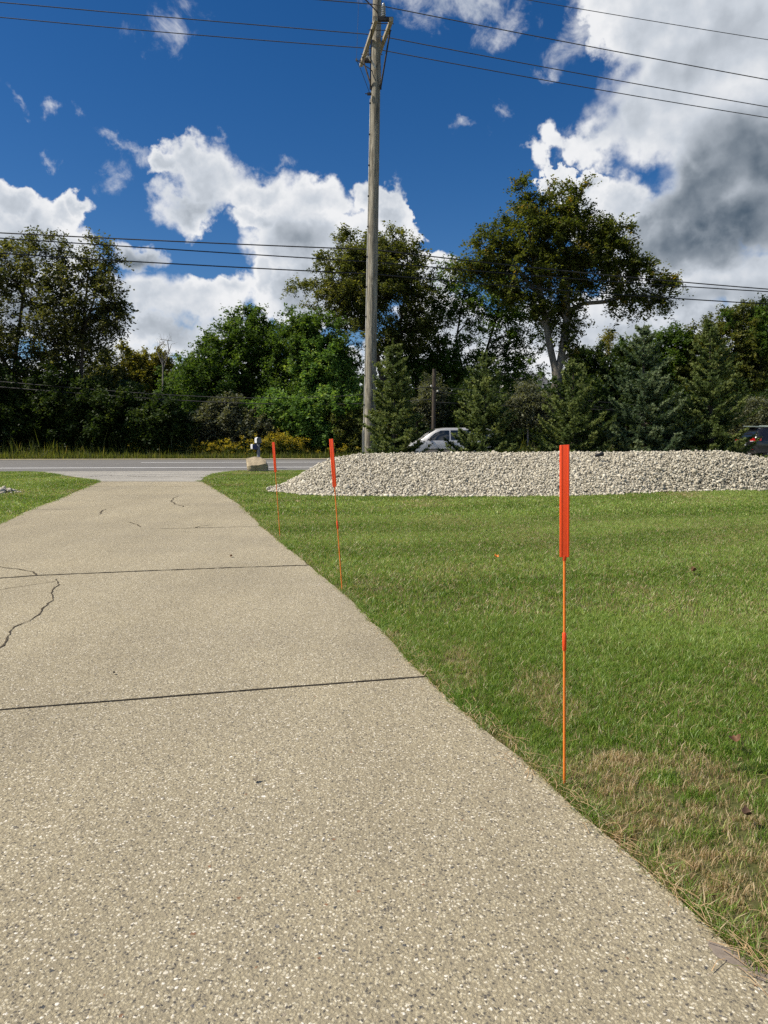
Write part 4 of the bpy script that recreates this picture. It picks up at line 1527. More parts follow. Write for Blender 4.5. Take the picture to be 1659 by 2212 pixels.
def far_wire(pts, rad, label, Ys=None):
    m = MB()
    W = [at(px, py, FY - 0.1 + (px - 936) / 1591 * FY * math.tan(TH)) for px, py in pts]
    xs = [p.x for p in W]; zs = [p.z for p in W]
    co = np.polyfit(xs, zs, 3 if len(pts) > 4 else 2 if len(pts) > 2 else 1)
    X = np.linspace(xs[0], xs[-1], 50)
    m.tube([Vector((x, FY - 0.12 + x * math.tan(TH), float(np.polyval(co, x)))) for x in X], rad, 5)
    o = m.build('cable', M['cable'], None, 60)
    tag(o, label, 'cable', 'overhead lines')


far_wire([(-300, 800), (0, 824), (274, 844), (494, 860), (548, 860), (786, 849), (936, 834)], 0.022, 'upper dark cable in front of the left trees, sagging low across the shrubs')
far_wire([(-300, 812), (33, 836), (274, 859), (494, 869), (786, 869.5), (936, 862)], 0.024, 'lower dark cable in front of the left trees, sagging to the verge shrubs')
far_wire([(936, 836), (1000, 840), (1098, 849), (1180, 856), (1900, 880)], 0.018, 'upper dark cable leading right from the short pole behind the spruces')
far_wire([(936, 846), (1000, 850), (1110, 861), (1190, 868), (1900, 890)], 0.018, 'middle dark cable leading right from the short pole behind the spruces')
far_wire([(936, 868), (1000, 871), (1090, 876), (1170, 879), (1900, 905)], 0.026, 'lowest thick dark cable leading right from the short pole behind the spruces')


# ------------------------------------------------------------------ trees
def leaves_np(C, size, rng, aspect=0.6, flat=0.35, fold=True):
    """leaf quads (diamonds) at C (n,3)"""
    n = len(C)
    L = size * rng.lognormal(0, 0.25, n)
    a = rng.normal(size=(n, 3)); a /= np.linalg.norm(a, axis=1, keepdims=True)
    nrm = rng.normal(size=(n, 3)); nrm[:, 2] = np.abs(nrm[:, 2]) + flat * 2
    b = np.cross(nrm, a); b /= np.linalg.norm(b, axis=1, keepdims=True) + 1e-9
    a = np.cross(b, nrm); a /= np.linalg.norm(a, axis=1, keepdims=True) + 1e-9
    A = a * (L / 2)[:, None]; B = b * (L * aspect / 2)[:, None]
    mid = -A * 0.15
    V = np.stack([C - A, C + mid + B, C + A, C + mid - B], 1)
    return V.reshape(-1, 3)


def tubes_np(segs, sides=5):
    """segs: list of (p0, p1, r0, r1) -> verts, quads"""
    p0 = np.array([s_[0] for s_ in segs]); p1 = np.array([s_[1] for s_ in segs])
    r0 = np.array([s_[2] for s_ in segs]); r1 = np.array([s_[3] for s_ in segs])
    d = p1 - p0; d /= np.linalg.norm(d, axis=1, keepdims=True) + 1e-9
    ref = np.where(np.abs(d[:, 2:3]) > 0.9, np.array([[1.0, 0, 0]]), np.array([[0, 0, 1.0]]))
    s_ = np.cross(d, ref); s_ /= np.linalg.norm(s_, axis=1, keepdims=True) + 1e-9
    u = np.cross(d, s_)
    ang = np.arange(sides) * 2 * math.pi / sides
    ring = np.cos(ang)[None, :, None] * s_[:, None, :] + np.sin(ang)[None, :, None] * u[:, None, :]
    V = np.stack([p0[:, None] + ring * r0[:, None, None], p1[:, None] + ring * r1[:, None, None]], 1)
    n = len(segs)
    base = (np.arange(n) * 2 * sides)[:, None]
    k = np.arange(sides); k2 = (k + 1) % sides
    F = np.stack([base + k, base + k2, base + sides + k2, base + sides + k], -1).reshape(-1, 4)
    return V.reshape(-1, 3), F


def tree(name, label, cat, base, stems, blobs, ncl, sprigs, nleaf, leaf, mat, bark, r0, group=None, seed=1, slen=0.9, rtip=0.012, shell=0.45, droop=0.0, jit=0.10, aspect=0.6, limbs=True):
    """stems: polylines (world) of the main stems; blobs: (centre, (rx, ry, rz)); leaves hang on sprigs round each twig end"""
    rng = np.random.default_rng(seed)
    nleaf = int(nleaf * (1.5 if mat is G['airy'] else 2.5)); leaf *= 1.02; rtip *= 0.75; slen *= 1.08
    base = Vector(base)
    root = thing(name, label, cat, tuple(base), 0, group)
    b0 = np.array(base)
    vol = np.array([b[1][0] * b[1][1] * b[1][2] for b in blobs]) ** 0.75
    pick = rng.choice(len(blobs), ncl, p=vol / vol.sum())
    dirs = rng.normal(size=(ncl, 3)); dirs /= np.linalg.norm(dirs, axis=1, keepdims=True)
    rad = rng.random(ncl) ** shell
    cen = np.array([tuple(blobs[i][0]) for i in pick]); rr = np.array([blobs[i][1] for i in pick])
    C = cen + dirs * rad[:, None] * rr
    C[:, 2] = np.maximum(C[:, 2], 0.25)
    outw = dirs * rr / np.linalg.norm(rr, axis=1, keepdims=True)
    # skeleton
    nodes, par, isstem = [], [], []
    for st in stems:
        st = [np.array(tuple(p)) for p in st]
        prev = -1
        if nodes:
            dd = np.linalg.norm(np.array(nodes) - st[0], axis=1)
            prev = int(np.argmin(dd))
        for i in range(len(st) - 1):
            L = np.linalg.norm(st[i + 1] - st[i])
            k = max(1, int(L / 0.6))
            for q in range(k):
                nodes.append(st[i] + (st[i + 1] - st[i]) * q / k); par.append(prev); isstem.append(True); prev = len(nodes) - 1
        nodes.append(st[-1]); par.append(prev); isstem.append(True)
    ns = len(nodes)
    S0 = np.array(nodes)
    order = np.argsort(np.min(np.linalg.norm(C[:, None] - S0[None], axis=2), axis=1))
    ends = np.zeros(ncl, int)
    cap = np.zeros((ns + ncl * 6, 3)); cap[:ns] = S0
    cnt = ns
    zlow = base.z + 0.25 * (C[:, 2].max() - base.z)
    for ci in order:
        c = C[ci]
        A = cap[:cnt]
        dz = A[:, 2] - c[2]
        dist = np.linalg.norm(A - c, axis=1)
        cost = dist + 1.6 * np.maximum(dz + 0.2 * dist, 0)
        p = int(np.argmin(cost))
        a = cap[p]
        k = int(np.clip(dist[p] / 0.9, 1, 4))
        prev = p
        sagv = np.array([0, 0, 0.10 * dist[p]])
        for q in range(1, k + 1):
            u = q / k
            pos = a + (c - a) * u + sagv * math.sin(u * math.pi) + (rng.normal(0, 0.05, 3) * dist[p] * (u < 1))
            cap[cnt] = pos; par.append(prev); prev = cnt; cnt += 1
        ends[ci] = prev
    w = np.zeros(cnt)
    for e in ends: w[e] += 1
    for i in range(cnt - 1, -1, -1):
        if par[i] >= 0: w[par[i]] += w[i]
    r = rtip * np.maximum(w, 1) ** 0.47
    if r0:
        sc = r0 / max(r[0], 1e-6)
        r = np.where(w > 1, rtip + (r - rtip) * (sc if sc < 3 else 3), r)
        for i in range(ns):
            r[i] = max(r[i], r0 * (0.35 if par[i] >= 0 else 1) * max(0.15, 1 - 0.8 * i / ns))
        r[:ns] = np.minimum(r[:ns], r0)
    for i in range(1, cnt):
        if par[i] >= 0: r[i] = min(r[i], r[par[i]])
    segs = [(cap[par[i]] - b0, cap[i] - b0, r[par[i]], r[i]) for i in range(cnt) if par[i] >= 0]
    # flare at the foot
    # sprigs with leaves
    ec = cap[ends]
    nS = ncl * sprigs
    sc_ = np.repeat(ec, sprigs, 0)
    sdir = rng.normal(size=(nS, 3)) * 0.75 + np.repeat(outw, sprigs, 0) * 1.0 + np.array([0, 0, 0.25 - droop])
    sdir /= np.linalg.norm(sdir, axis=1, keepdims=True)
    sl_ = slen * rng.uniform(0.45, 1.25, nS)
    u = rng.random((nS, nleaf)) ** 0.8
    curve = -0.18 * (1 + droop * 2) * (u ** 2) * sl_[:, None]
    L = sc_[:, None] + sdir[:, None] * (u * sl_[:, None])[..., None] + rng.normal(0, jit, (nS, nleaf, 3)) * slen
    L[..., 2] += curve
    L = L.reshape(-1, 3)
    sprigt = np.repeat(rng.normal(0, 0.16, nS), nleaf)
    clt = np.repeat(np.repeat(rng.normal(0, 0.12, ncl), sprigs), nleaf)
    tint = np.clip(0.5 + sprigt + clt + rng.normal(0, 0.14, len(L)), 0, 1)
    k = L[:, 2] > 0.1
    L, tint = L[k], tint[k]
    V = leaves_np(L - b0, leaf, rng, aspect)
    n = len(L)
    npmesh('crown', V, np.arange(n * 4).reshape(n, 4), mat, root, tint=tint)
    V, F = tubes_np(segs, 7)
    if slen > 0.55:
        tw = [(sc_[i] - b0, sc_[i] + sdir[i] * sl_[i] * 0.85 + np.array([0, 0, -0.1 * sl_[i]]) - b0, rtip * 0.6, rtip * 0.3) for i in range(nS)]
        V2, F2 = tubes_np(tw, 3)
        F = np.concatenate([F, F2 + len(V)]); V = np.concatenate([V, V2])
    npmesh('trunk', V, F, bark, root, smooth=True)
    return root


def B(px, py, rx, ry, Y, depth=None):
    s = Y / 1591.0
    return (at(px, py, Y), (rx * s, depth if depth else (rx + ry) / 2 * s, ry * s))


def foot(px, Y):
    p = at(px, 985, Y); p.z = float(gz(p.x, p.y)) - 0.1
    return p


# left trees -------------------------------------------------------
Yl = 46.5
tree('leafy_tree', 'dark airy tree with many upright stems, cut by the left edge of the photo', 'tree', foot(20, Yl), [[foot(20, Yl), at(30, 800, Yl), at(50, 640, Yl), at(60, 560, Yl)], [at(28, 820, Yl), at(-30, 700, Yl), at(-60, 600, Yl)]],
     [B(30, 610, 100, 90, Yl), B(-80, 620, 120, 120, Yl), B(70, 570, 60, 60, Yl), B(10, 740, 120, 110, Yl), B(-100, 780, 130, 110, Yl), B(60, 800, 90, 90, Yl), B(10, 540, 50, 40, Yl)], 300, 7, 11, 0.17, G['airy'], M['bark'], 0.22, 'trees across the road', 1, 0.95, shell=0.6)
tree('leafy_tree', 'thin crowned dark tree with leafy top twigs against white cloud, second from the left', 'tree', foot(150, Yl - .5), [[foot(150, Yl - .5), at(150, 820, Yl - .5), at(140, 680, Yl - .5), at(125, 560, Yl - .5)], [at(150, 830, Yl - .5), at(178, 720, Yl - .5), at(190, 600, Yl - .5), at(205, 530, Yl - .5)]],
     [B(140, 580, 60, 70, Yl - .5), B(205, 570, 40, 60, Yl - .5), B(125, 530, 20, 30, Yl - .5), B(215, 515, 12, 22, Yl - .5), B(180, 680, 75, 80, Yl - .5), B(110, 680, 70, 90, Yl - .5), B(160, 760, 70, 60, Yl - .5)], 190, 7, 10, 0.165, G['airy'], M['bark'], 0.16, 'trees across the road', 2, 0.9, shell=0.7)
tree('leafy_tree', 'open drooping dark tree reaching right over the yellowing far trees', 'tree', foot(185, Yl - 1), [[foot(180, Yl - 1), at(176, 800, Yl - 1), at(180, 720, Yl - 1), at(205, 640, Yl - 1)]],
     [B(232, 665, 50, 45, Yl - 1), B(270, 660, 22, 16, Yl - 1), B(245, 705, 38, 24, Yl - 1), B(215, 620, 40, 40, Yl - 1), B(180, 720, 50, 40, Yl - 1), B(262, 690, 22, 14, Yl - 1), B(240, 570, 25, 22, Yl - 1)], 90, 7, 9, 0.16, G['airy'], M['bark'], 0.10, 'trees across the road', 3, 0.85, shell=0.75, droop=0.2)
for i, (px, sd_) in enumerate(((-235, 5), (-420, 6))):  # two unseen trees, added to throw shade on the left thickets
    tree('leafy_tree', ('added dark tree just beyond the left edge of the view, shading the thickets', 'added dark tree well beyond the left edge of the view, shading the thickets')[i], 'tree', foot(px, Yl - 1.5), [[foot(px, Yl - 1.5), at(px, 800, Yl - 1.5), at(px + 15, 620, Yl - 1.5)]],
         [B(px, 620, 110, 120, Yl - 1.5), B(px - 40, 760, 130, 110, Yl - 1.5), B(px + 40, 800, 120, 110, Yl - 1.5), B(px, 900, 130, 90, Yl - 1.5)], 260, 7, 12, 0.18, G['dark'], M['bark'], 0.2, 'trees across the road', 500 + sd_, 0.95, shell=0.6)
for i, (px, py, rx, ry, Y, lab) in enumerate([(20, 880, 110, 95, 45.5, 'deep shaded thicket at the foot of the leftmost tree'), (150, 880, 90, 90, 45.2, 'black green thicket under the thin crowned left tree'),
                                              (245, 900, 80, 75, 45.0, 'dark rounded thicket below the yellowing far trees'), (345, 915, 62, 62, 44.6, 'low dark shrub at the right end of the shaded left thickets'), (-120, 870, 120, 110, 45.5, 'shaded thicket cut by the left edge of the photo')]):
    tree('thicket', lab, 'shrub', foot(px, Y), [[foot(px, Y), at(px, py, Y)]], [B(px, py, rx, ry, Y), B(px - rx * .4, py + ry * .3, rx * .7, ry * .7, Y), B(px + rx * .4, py + ry * .35, rx * .7, ry * .65, Y)], 260, 6, 13, 0.16, G['dark'], M['bark'], 0.08, 'shrubs along the verge', 20 + i, 0.7, shell=0.6, jit=0.16)

# yellowing far trees
for i, (px, py, rx, ry, Y, mt, lab) in enumerate([(330, 790, 42, 42, 74, 'yellow', 'yellowing round tree top in the gap between the left and middle trees'), (270, 800, 52, 45, 72, 'yellow', 'yellow green tree top beside the drooping left tree'),
                                                  (225, 800, 42, 45, 70, 'airy', 'dull olive tree top close behind the drooping left tree'), (395, 815, 48, 48, 68, 'green', 'small green tree in the gap left of the bushy middle tree')]):
    tree('distant_tree', lab, 'tree', foot(px, Y), [[foot(px, Y), at(px, py + ry, Y), at(px, py, Y)]], [B(px, py, rx, ry, Y), B(px - rx * .4, py + ry * .6, rx * .8, ry * .7, Y), B(px + rx * .4, py + ry * .6, rx * .8, ry * .7, Y), B(px, py + ry * 1.5, rx * 1.1, ry, Y)], 150, 6, 11, 0.22, G[mt], M['bark'], 0.16, 'trees across the road', 30 + i, 1.0, shell=0.5)
tree('dead_sapling', 'bare grey sapling with thin arching twigs in the gap', 'tree', foot(350, 60), [[foot(350, 60), at(352, 800, 60), at(350, 760, 60)], [at(352, 800, 60), at(365, 760, 60), at(362, 735, 60), at(345, 733, 60)], [at(352, 790, 60), at(338, 755, 60)]], [B(355, 750, 22, 22, 60)], 14, 3, 1, 0.05, G['grey'], M['twig'], 0.06, None, 40, 0.7, rtip=0.02)

# middle group -----------------------------------------------------
Ym = 50
tree('bushy_tree', 'mid green bushy tree with a pointed top left of the utility pole', 'tree', foot(530, Ym), [[foot(530, Ym), at(530, 860, Ym), at(540, 740, Ym)]],
     [B(545, 725, 55, 62, Ym), B(500, 765, 70, 60, Ym), B(440, 800, 50, 60, Ym), B(590, 755, 50, 55, Ym), B(540, 840, 110, 80, Ym), B(430, 860, 60, 70, Ym), B(555, 690, 22, 26, Ym)], 330, 7, 12, 0.155, G['green'], M['bark'], 0.2, 'trees across the road', 50, 0.9, shell=0.5)
tree('bushy_tree', 'vivid green bush tree topped with feathery leaves beside the pole', 'tree', foot(650, Ym - 1), [[foot(650, Ym - 1), at(650, 850, Ym - 1), at(655, 720, Ym - 1)]],
     [B(655, 715, 45, 62, Ym - 1), B(690, 740, 60, 60, Ym - 1), B(630, 780, 60, 70, Ym - 1), B(720, 790, 60, 60, Ym - 1), B(660, 850, 90, 70, Ym - 1)], 260, 7, 12, 0.15, G['green'], M['bark'], 0.15, 'trees across the road', 51, 0.85, shell=0.5)
tree('vine_mound', 'thick mound of climbing vines between the goldenrod and the pole', 'vines', foot(640, 46.2), [[foot(640, 46.2), at(640, 880, 46.2)]],
     [B(620, 885, 55, 40, 46.2), B(680, 900, 60, 55, 46.2), B(570, 905, 60, 40, 46.2), B(725, 880, 45, 45, 46.2), B(690, 800, 60, 60, 48), B(740, 830, 40, 60, 48)], 330, 6, 13, 0.16, G['vine'], M['bark'], 0.06, 'shrubs along the verge', 52, 0.65, shell=0.35, jit=0.14)
tree('shrub', 'pale green leafy shrub beside the goldenrod, left of the mailbox', 'shrub', foot(490, 45.4), [[foot(490, 45.4), at(490, 920, 45.4)]], [B(490, 900, 55, 35, 45.4), B(440, 925, 45, 38, 45.4), B(545, 925, 50, 38, 45.4)], 200, 6, 12, 0.14, G['grey'], M['bark'], 0.05, 'shrubs along the verge', 53, 0.6, shell=0.5, jit=0.14)
tree('shrub', 'feathery green sapling shrub standing in the goldenrod behind the middle marker', 'shrub', foot(650, 45.2), [[foot(650, 45.2), at(650, 900, 45.2)]], [B(648, 915, 38, 45, 45.2), B(690, 945, 40, 34, 45.2), B(620, 950, 30, 25, 45.2)], 90, 6, 12, 0.13, G['vine'], M['bark'], 0.05, 'shrubs along the verge', 54, 0.6, shell=0.55)
tree('shrub', 'dark shrub on the verge just left of the utility pole foot', 'shrub', foot(740, 46), [[foot(740, 46), at(740, 930, 46)]], [B(740, 925, 50, 55, 46), B(775, 950, 40, 40, 46), B(715, 960, 40, 30, 46), B(830, 940, 70, 60, 46.5)], 220, 6, 12, 0.14, G['olive'], M['bark'], 0.05, 'shrubs along the verge', 55, 0.6, shell=0.55, jit=0.14)
Yo = 56
tree('leafy_tree', 'tall olive brown tree directly behind the utility pole', 'tree', foot(830, Yo), [[foot(830, Yo), at(830, 840, Yo), at(800, 700, Yo), at(790, 580, Yo)], [at(830, 830, Yo), at(865, 700, Yo), at(880, 600, Yo), at(880, 540, Yo)], [at(810, 740, Yo), at(740, 660, Yo), at(660, 620, Yo), at(610, 625, Yo)]],
     [B(760, 580, 70, 60, Yo), B(830, 560, 80, 60, Yo), B(890, 575, 55, 60, Yo), B(855, 512, 30, 22, Yo), B(930, 545, 22, 24, Yo), B(745, 530, 22, 25, Yo), B(730, 640, 70, 60, Yo), B(820, 650, 100, 70, Yo), B(910, 640, 60, 50, Yo), B(640, 620, 40, 18, Yo), B(600, 632, 22, 9, Yo), B(690, 560, 24, 30, Yo), B(780, 720, 90, 50, Yo), B(880, 720, 80, 50, Yo), B(800, 600, 110, 70, Yo)],
     430, 7, 11, 0.165, G['olive'], M['bark'], 0.22, 'trees across the road', 60, 0.95, shell=0.6)
tree('leafy_tree', 'dark tree of thin trunks with sky showing through, left of the tall forked tree', 'tree', foot(1010, 58), [[foot(1010, 58), at(1010, 840, 58), at(985, 740, 58), at(1000, 640, 58)], [at(1010, 850, 58), at(1050, 760, 58), at(1080, 660, 58)], [at(1010, 850, 58), at(950, 760, 58), at(930, 690, 58)]],
     [B(1010, 660, 60, 70, 58), B(1075, 640, 60, 75, 58), B(1110, 690, 50, 60, 58), B(950, 700, 50, 50, 58), B(1050, 745, 80, 45, 58), B(985, 600, 40, 40, 58), B(1000, 800, 90, 50, 58), B(1110, 760, 40, 50, 58), B(940, 640, 30, 40, 58), B(1160, 720, 30, 50, 58), B(960, 830, 70, 50, 58), B(1120, 820, 60, 50, 58)], 330, 6, 9, 0.17, G['green'], M['bark'], 0.2, 'trees across the road', 61, 0.95, shell=0.6)
tree('leafy_tree', 'slim shaded tree filling the gap behind the first spruce', 'tree', foot(900, 57), [[foot(900, 57), at(900, 800, 57), at(905, 720, 57)]], [B(900, 720, 50, 50, 57), B(890, 790, 60, 50, 57), B(920, 850, 80, 60, 57), B(860, 780, 50, 60, 57), B(940, 780, 50, 60, 57)], 190, 6, 9, 0.17, G['green'], M['bark'], 0.14, 'trees across the road', 62, 0.9, shell=0.6)

# the tall forked tree
Yb = 50.5
f0, fk = foot(1197, Yb), at(1203, 818, Yb)
tree('forked_tree', 'tallest tree, pale forked trunk and spreading crown turning yellow brown, right of centre', 'tree', f0,
     [[f0, at(1198, 870, Yb), fk, at(1187, 745, Yb), at(1172, 655, Yb), at(1150, 560, Yb), at(1140, 470, Yb)],
      [fk, at(1214, 760, Yb), at(1224, 690, Yb), at(1225, 600, Yb), at(1210, 480, Yb)],
      [at(1225, 672, Yb), at(1262, 655, Yb), at(1305, 652, Yb), at(1350, 640, Yb), at(1400, 640, Yb)],
      [at(1225, 620, Yb), at(1270, 540, Yb), at(1310, 500, Yb)],
      [at(1165, 640, Yb), at(1110, 570, Yb), at(1060, 545, Yb)]],
     [B(1195, 450, 75, 42, Yb), B(1143, 490, 60, 55, Yb), B(1075, 535, 55, 48, Yb), B(1030, 575, 42, 22, Yb), B(1115, 575, 80, 55, Yb), B(1239, 520, 75, 60, Yb), B(1305, 500, 55, 45, Yb), B(1318, 555, 60, 45, Yb), B(1350, 593, 50, 32, Yb), B(1425, 618, 32, 14, Yb), B(1400, 655, 32, 16, Yb),
      B(1340, 685, 18, 22, Yb), B(1215, 602, 55, 45, Yb), B(1128, 408, 14, 20, Yb), B(1240, 425, 34, 22, Yb), B(1235, 720, 22, 45, Yb), B(1345, 490, 20, 14, Yb), B(1375, 532, 18, 20, Yb), B(1160, 650, 40, 25, Yb), B(1100, 620, 50, 28, Yb), B(1385, 580, 25, 16, Yb), B(1188, 690, 34, 34, Yb), B(1430, 620, 38, 18, Yb), B(1410, 650, 40, 22, Yb), B(1395, 600, 40, 25, Yb), B(1345, 650, 34, 26, Yb), B(1240, 660, 34, 24, Yb), B(1175, 560, 60, 50, Yb), B(1260, 590, 50, 36, Yb)],
     480, 7, 11, 0.17, G['elm'], M['palebark'], 0.36, 'trees across the road', 70, 0.95, shell=0.5, droop=0.15)

# right tree line
RT = [(1283, 810, 70, 58, 57, 'dark', 'rounded dark green tree right of the pale forked trunk'), (1365, 790, 48, 48, 60, 'dark', 'dark tree between two spruce tops on the right'), (1449, 760, 62, 55, 61, 'green', 'rounded tree top behind the fourth spruce'),
      (1520, 770, 55, 85, 60, 'olive', 'olive green tree behind the gap between the last two spruces'), (1590, 740, 70, 80, 59, 'olive', 'broad olive green tree above the last spruce'), (1650, 715, 60, 70, 60, 'dark', 'tall dark tree cut by the right edge of the photo')]
for i, (px, py, rx, ry, Y, mt, lab) in enumerate(RT):
    tree('leafy_tree', lab, 'tree', foot(px, Y), [[foot(px, Y), at(px, py + ry * .7, Y), at(px, py - ry * .3, Y)]],
         [B(px, py, rx * .85, ry * .85, Y), B(px - rx * .5, py + ry * .7, rx * .7, ry * .7, Y), B(px + rx * .5, py + ry * .7, rx * .7, ry * .7, Y), B(px, py + ry * 1.4, rx, ry * .8, Y), B(px + rx * .2, py - ry * .75, rx * .3, ry * .3, Y), B(px - rx * .3, py - ry * .6, rx * .3, ry * .3, Y)], 230, 7, 12, 0.17, G[mt], M['bark'], 0.2, 'trees across the road', 80 + i, 0.85, shell=0.5)
tree('leafy_tree', 'narrow pointed treetop at the far right edge of the tree line', 'tree', foot(1642, 58), [[foot(1642, 58), at(1642, 720, 58), at(1642, 668, 58)]], [B(1642, 690, 10, 26, 58), B(1575, 688, 8, 18, 58), B(1640, 740, 30, 40, 58)], 50, 6, 10, 0.16, G['green'], M['bark'], 0.1, 'trees across the road', 87, 0.7)
tree('leafy_tree', 'thin spiky half bare treetop in the gap right of the forked tree', 'tree', foot(1313, 70), [[foot(1313, 70), at(1313, 760, 70), at(1314, 712, 70)]], [B(1313, 745, 14, 30, 70)], 30, 5, 5, 0.16, G['yellow'], M['twig'], 0.09, 'trees across the road', 88, 0.8)
tree('leafy_tree', 'small conical green treetop beside the spiky half bare treetop', 'tree', foot(1352, 68), [[foot(1352, 68), at(1352, 780, 68), at(1352, 735, 68)]], [B(1352, 750, 10, 18, 68), B(1352, 775, 20, 22, 68), B(1352, 810, 30, 30, 68)], 60, 6, 10, 0.18, G['green'], M['bark'], 0.1, 'trees across the road', 89, 0.7)
for i, (px, py, rx, ry, Y, mt, lab) in enumerate([(1140, 870, 38, 42, 47, 'grey', 'silvery grey shrub behind the gap between the second and third spruces'), (930, 860, 26, 40, 48.5, 'grey', 'silvery shrub beside the short dark pole'), (1630, 900, 38, 34, 46.5, 'grey', 'silvery shrub above the black car'),
                                                  (1030, 900, 80, 70, 49, 'dark', 'dark shrub behind the second spruce'), (1250, 890, 80, 70, 49, 'dark', 'dark shrub behind the third spruce'), (1400, 890, 90, 75, 49, 'dark', 'dark shrub behind the fourth spruce'), (1540, 890, 90, 75, 49, 'dark', 'dark shrub behind the last spruce'), (1690, 890, 90, 75, 49, 'dark', 'dark shrub at the right edge behind the road')]):
    tree('shrub', lab, 'shrub', foot(px, Y), [[foot(px, Y), at(px, py, Y)]], [B(px, py, rx, ry, Y), B(px - rx * .4, py + ry * .5, rx * .8, ry * .6, Y), B(px + rx * .4, py + ry * .5, rx * .8, ry * .6, Y)], 130 if mt == 'grey' else 170, 6, 12, 0.13 if mt == 'grey' else 0.17, G[mt], M['bark'] if mt != 'grey' else M['twig'], 0.06, 'shrubs along the verge', 90 + i, 0.7, shell=0.55, jit=0.14)


# far wood behind everything
def far_wood():
    rng = np.random.default_rng(5)
    n = 1300
    x = rng.uniform(-75, 85, n); y = rng.uniform(78, 100, n); h = rng.uniform(5, 9.5, n) * (0.8 + 0.4 * vnoise(x, y, 0.12, 3))
    # leave the sky gaps of the photograph low
    C = np.stack([np.repeat(x, 60), np.repeat(y, 60), np.repeat(h, 60) * rng.random(n * 60) ** 0.7], -1) + rng.normal(0, 1, (n * 60, 3)) * np.array([1.3, 1.0, 0.5])
    C[:, 2] = np.maximum(C[:, 2], 0.2)
    V = leaves_np(C, 0.75, rng, 0.75)
    m = len(C)
    o = npmesh('distant_woodland', V, np.arange(m * 4).reshape(m, 4), G['dark'], tint=np.clip(rng.normal(.5, .25, m), 0, 1))
    tag(o, 'dark far off woodland closing the view behind the roadside trees', 'woodland', kind='stuff')


far_wood()


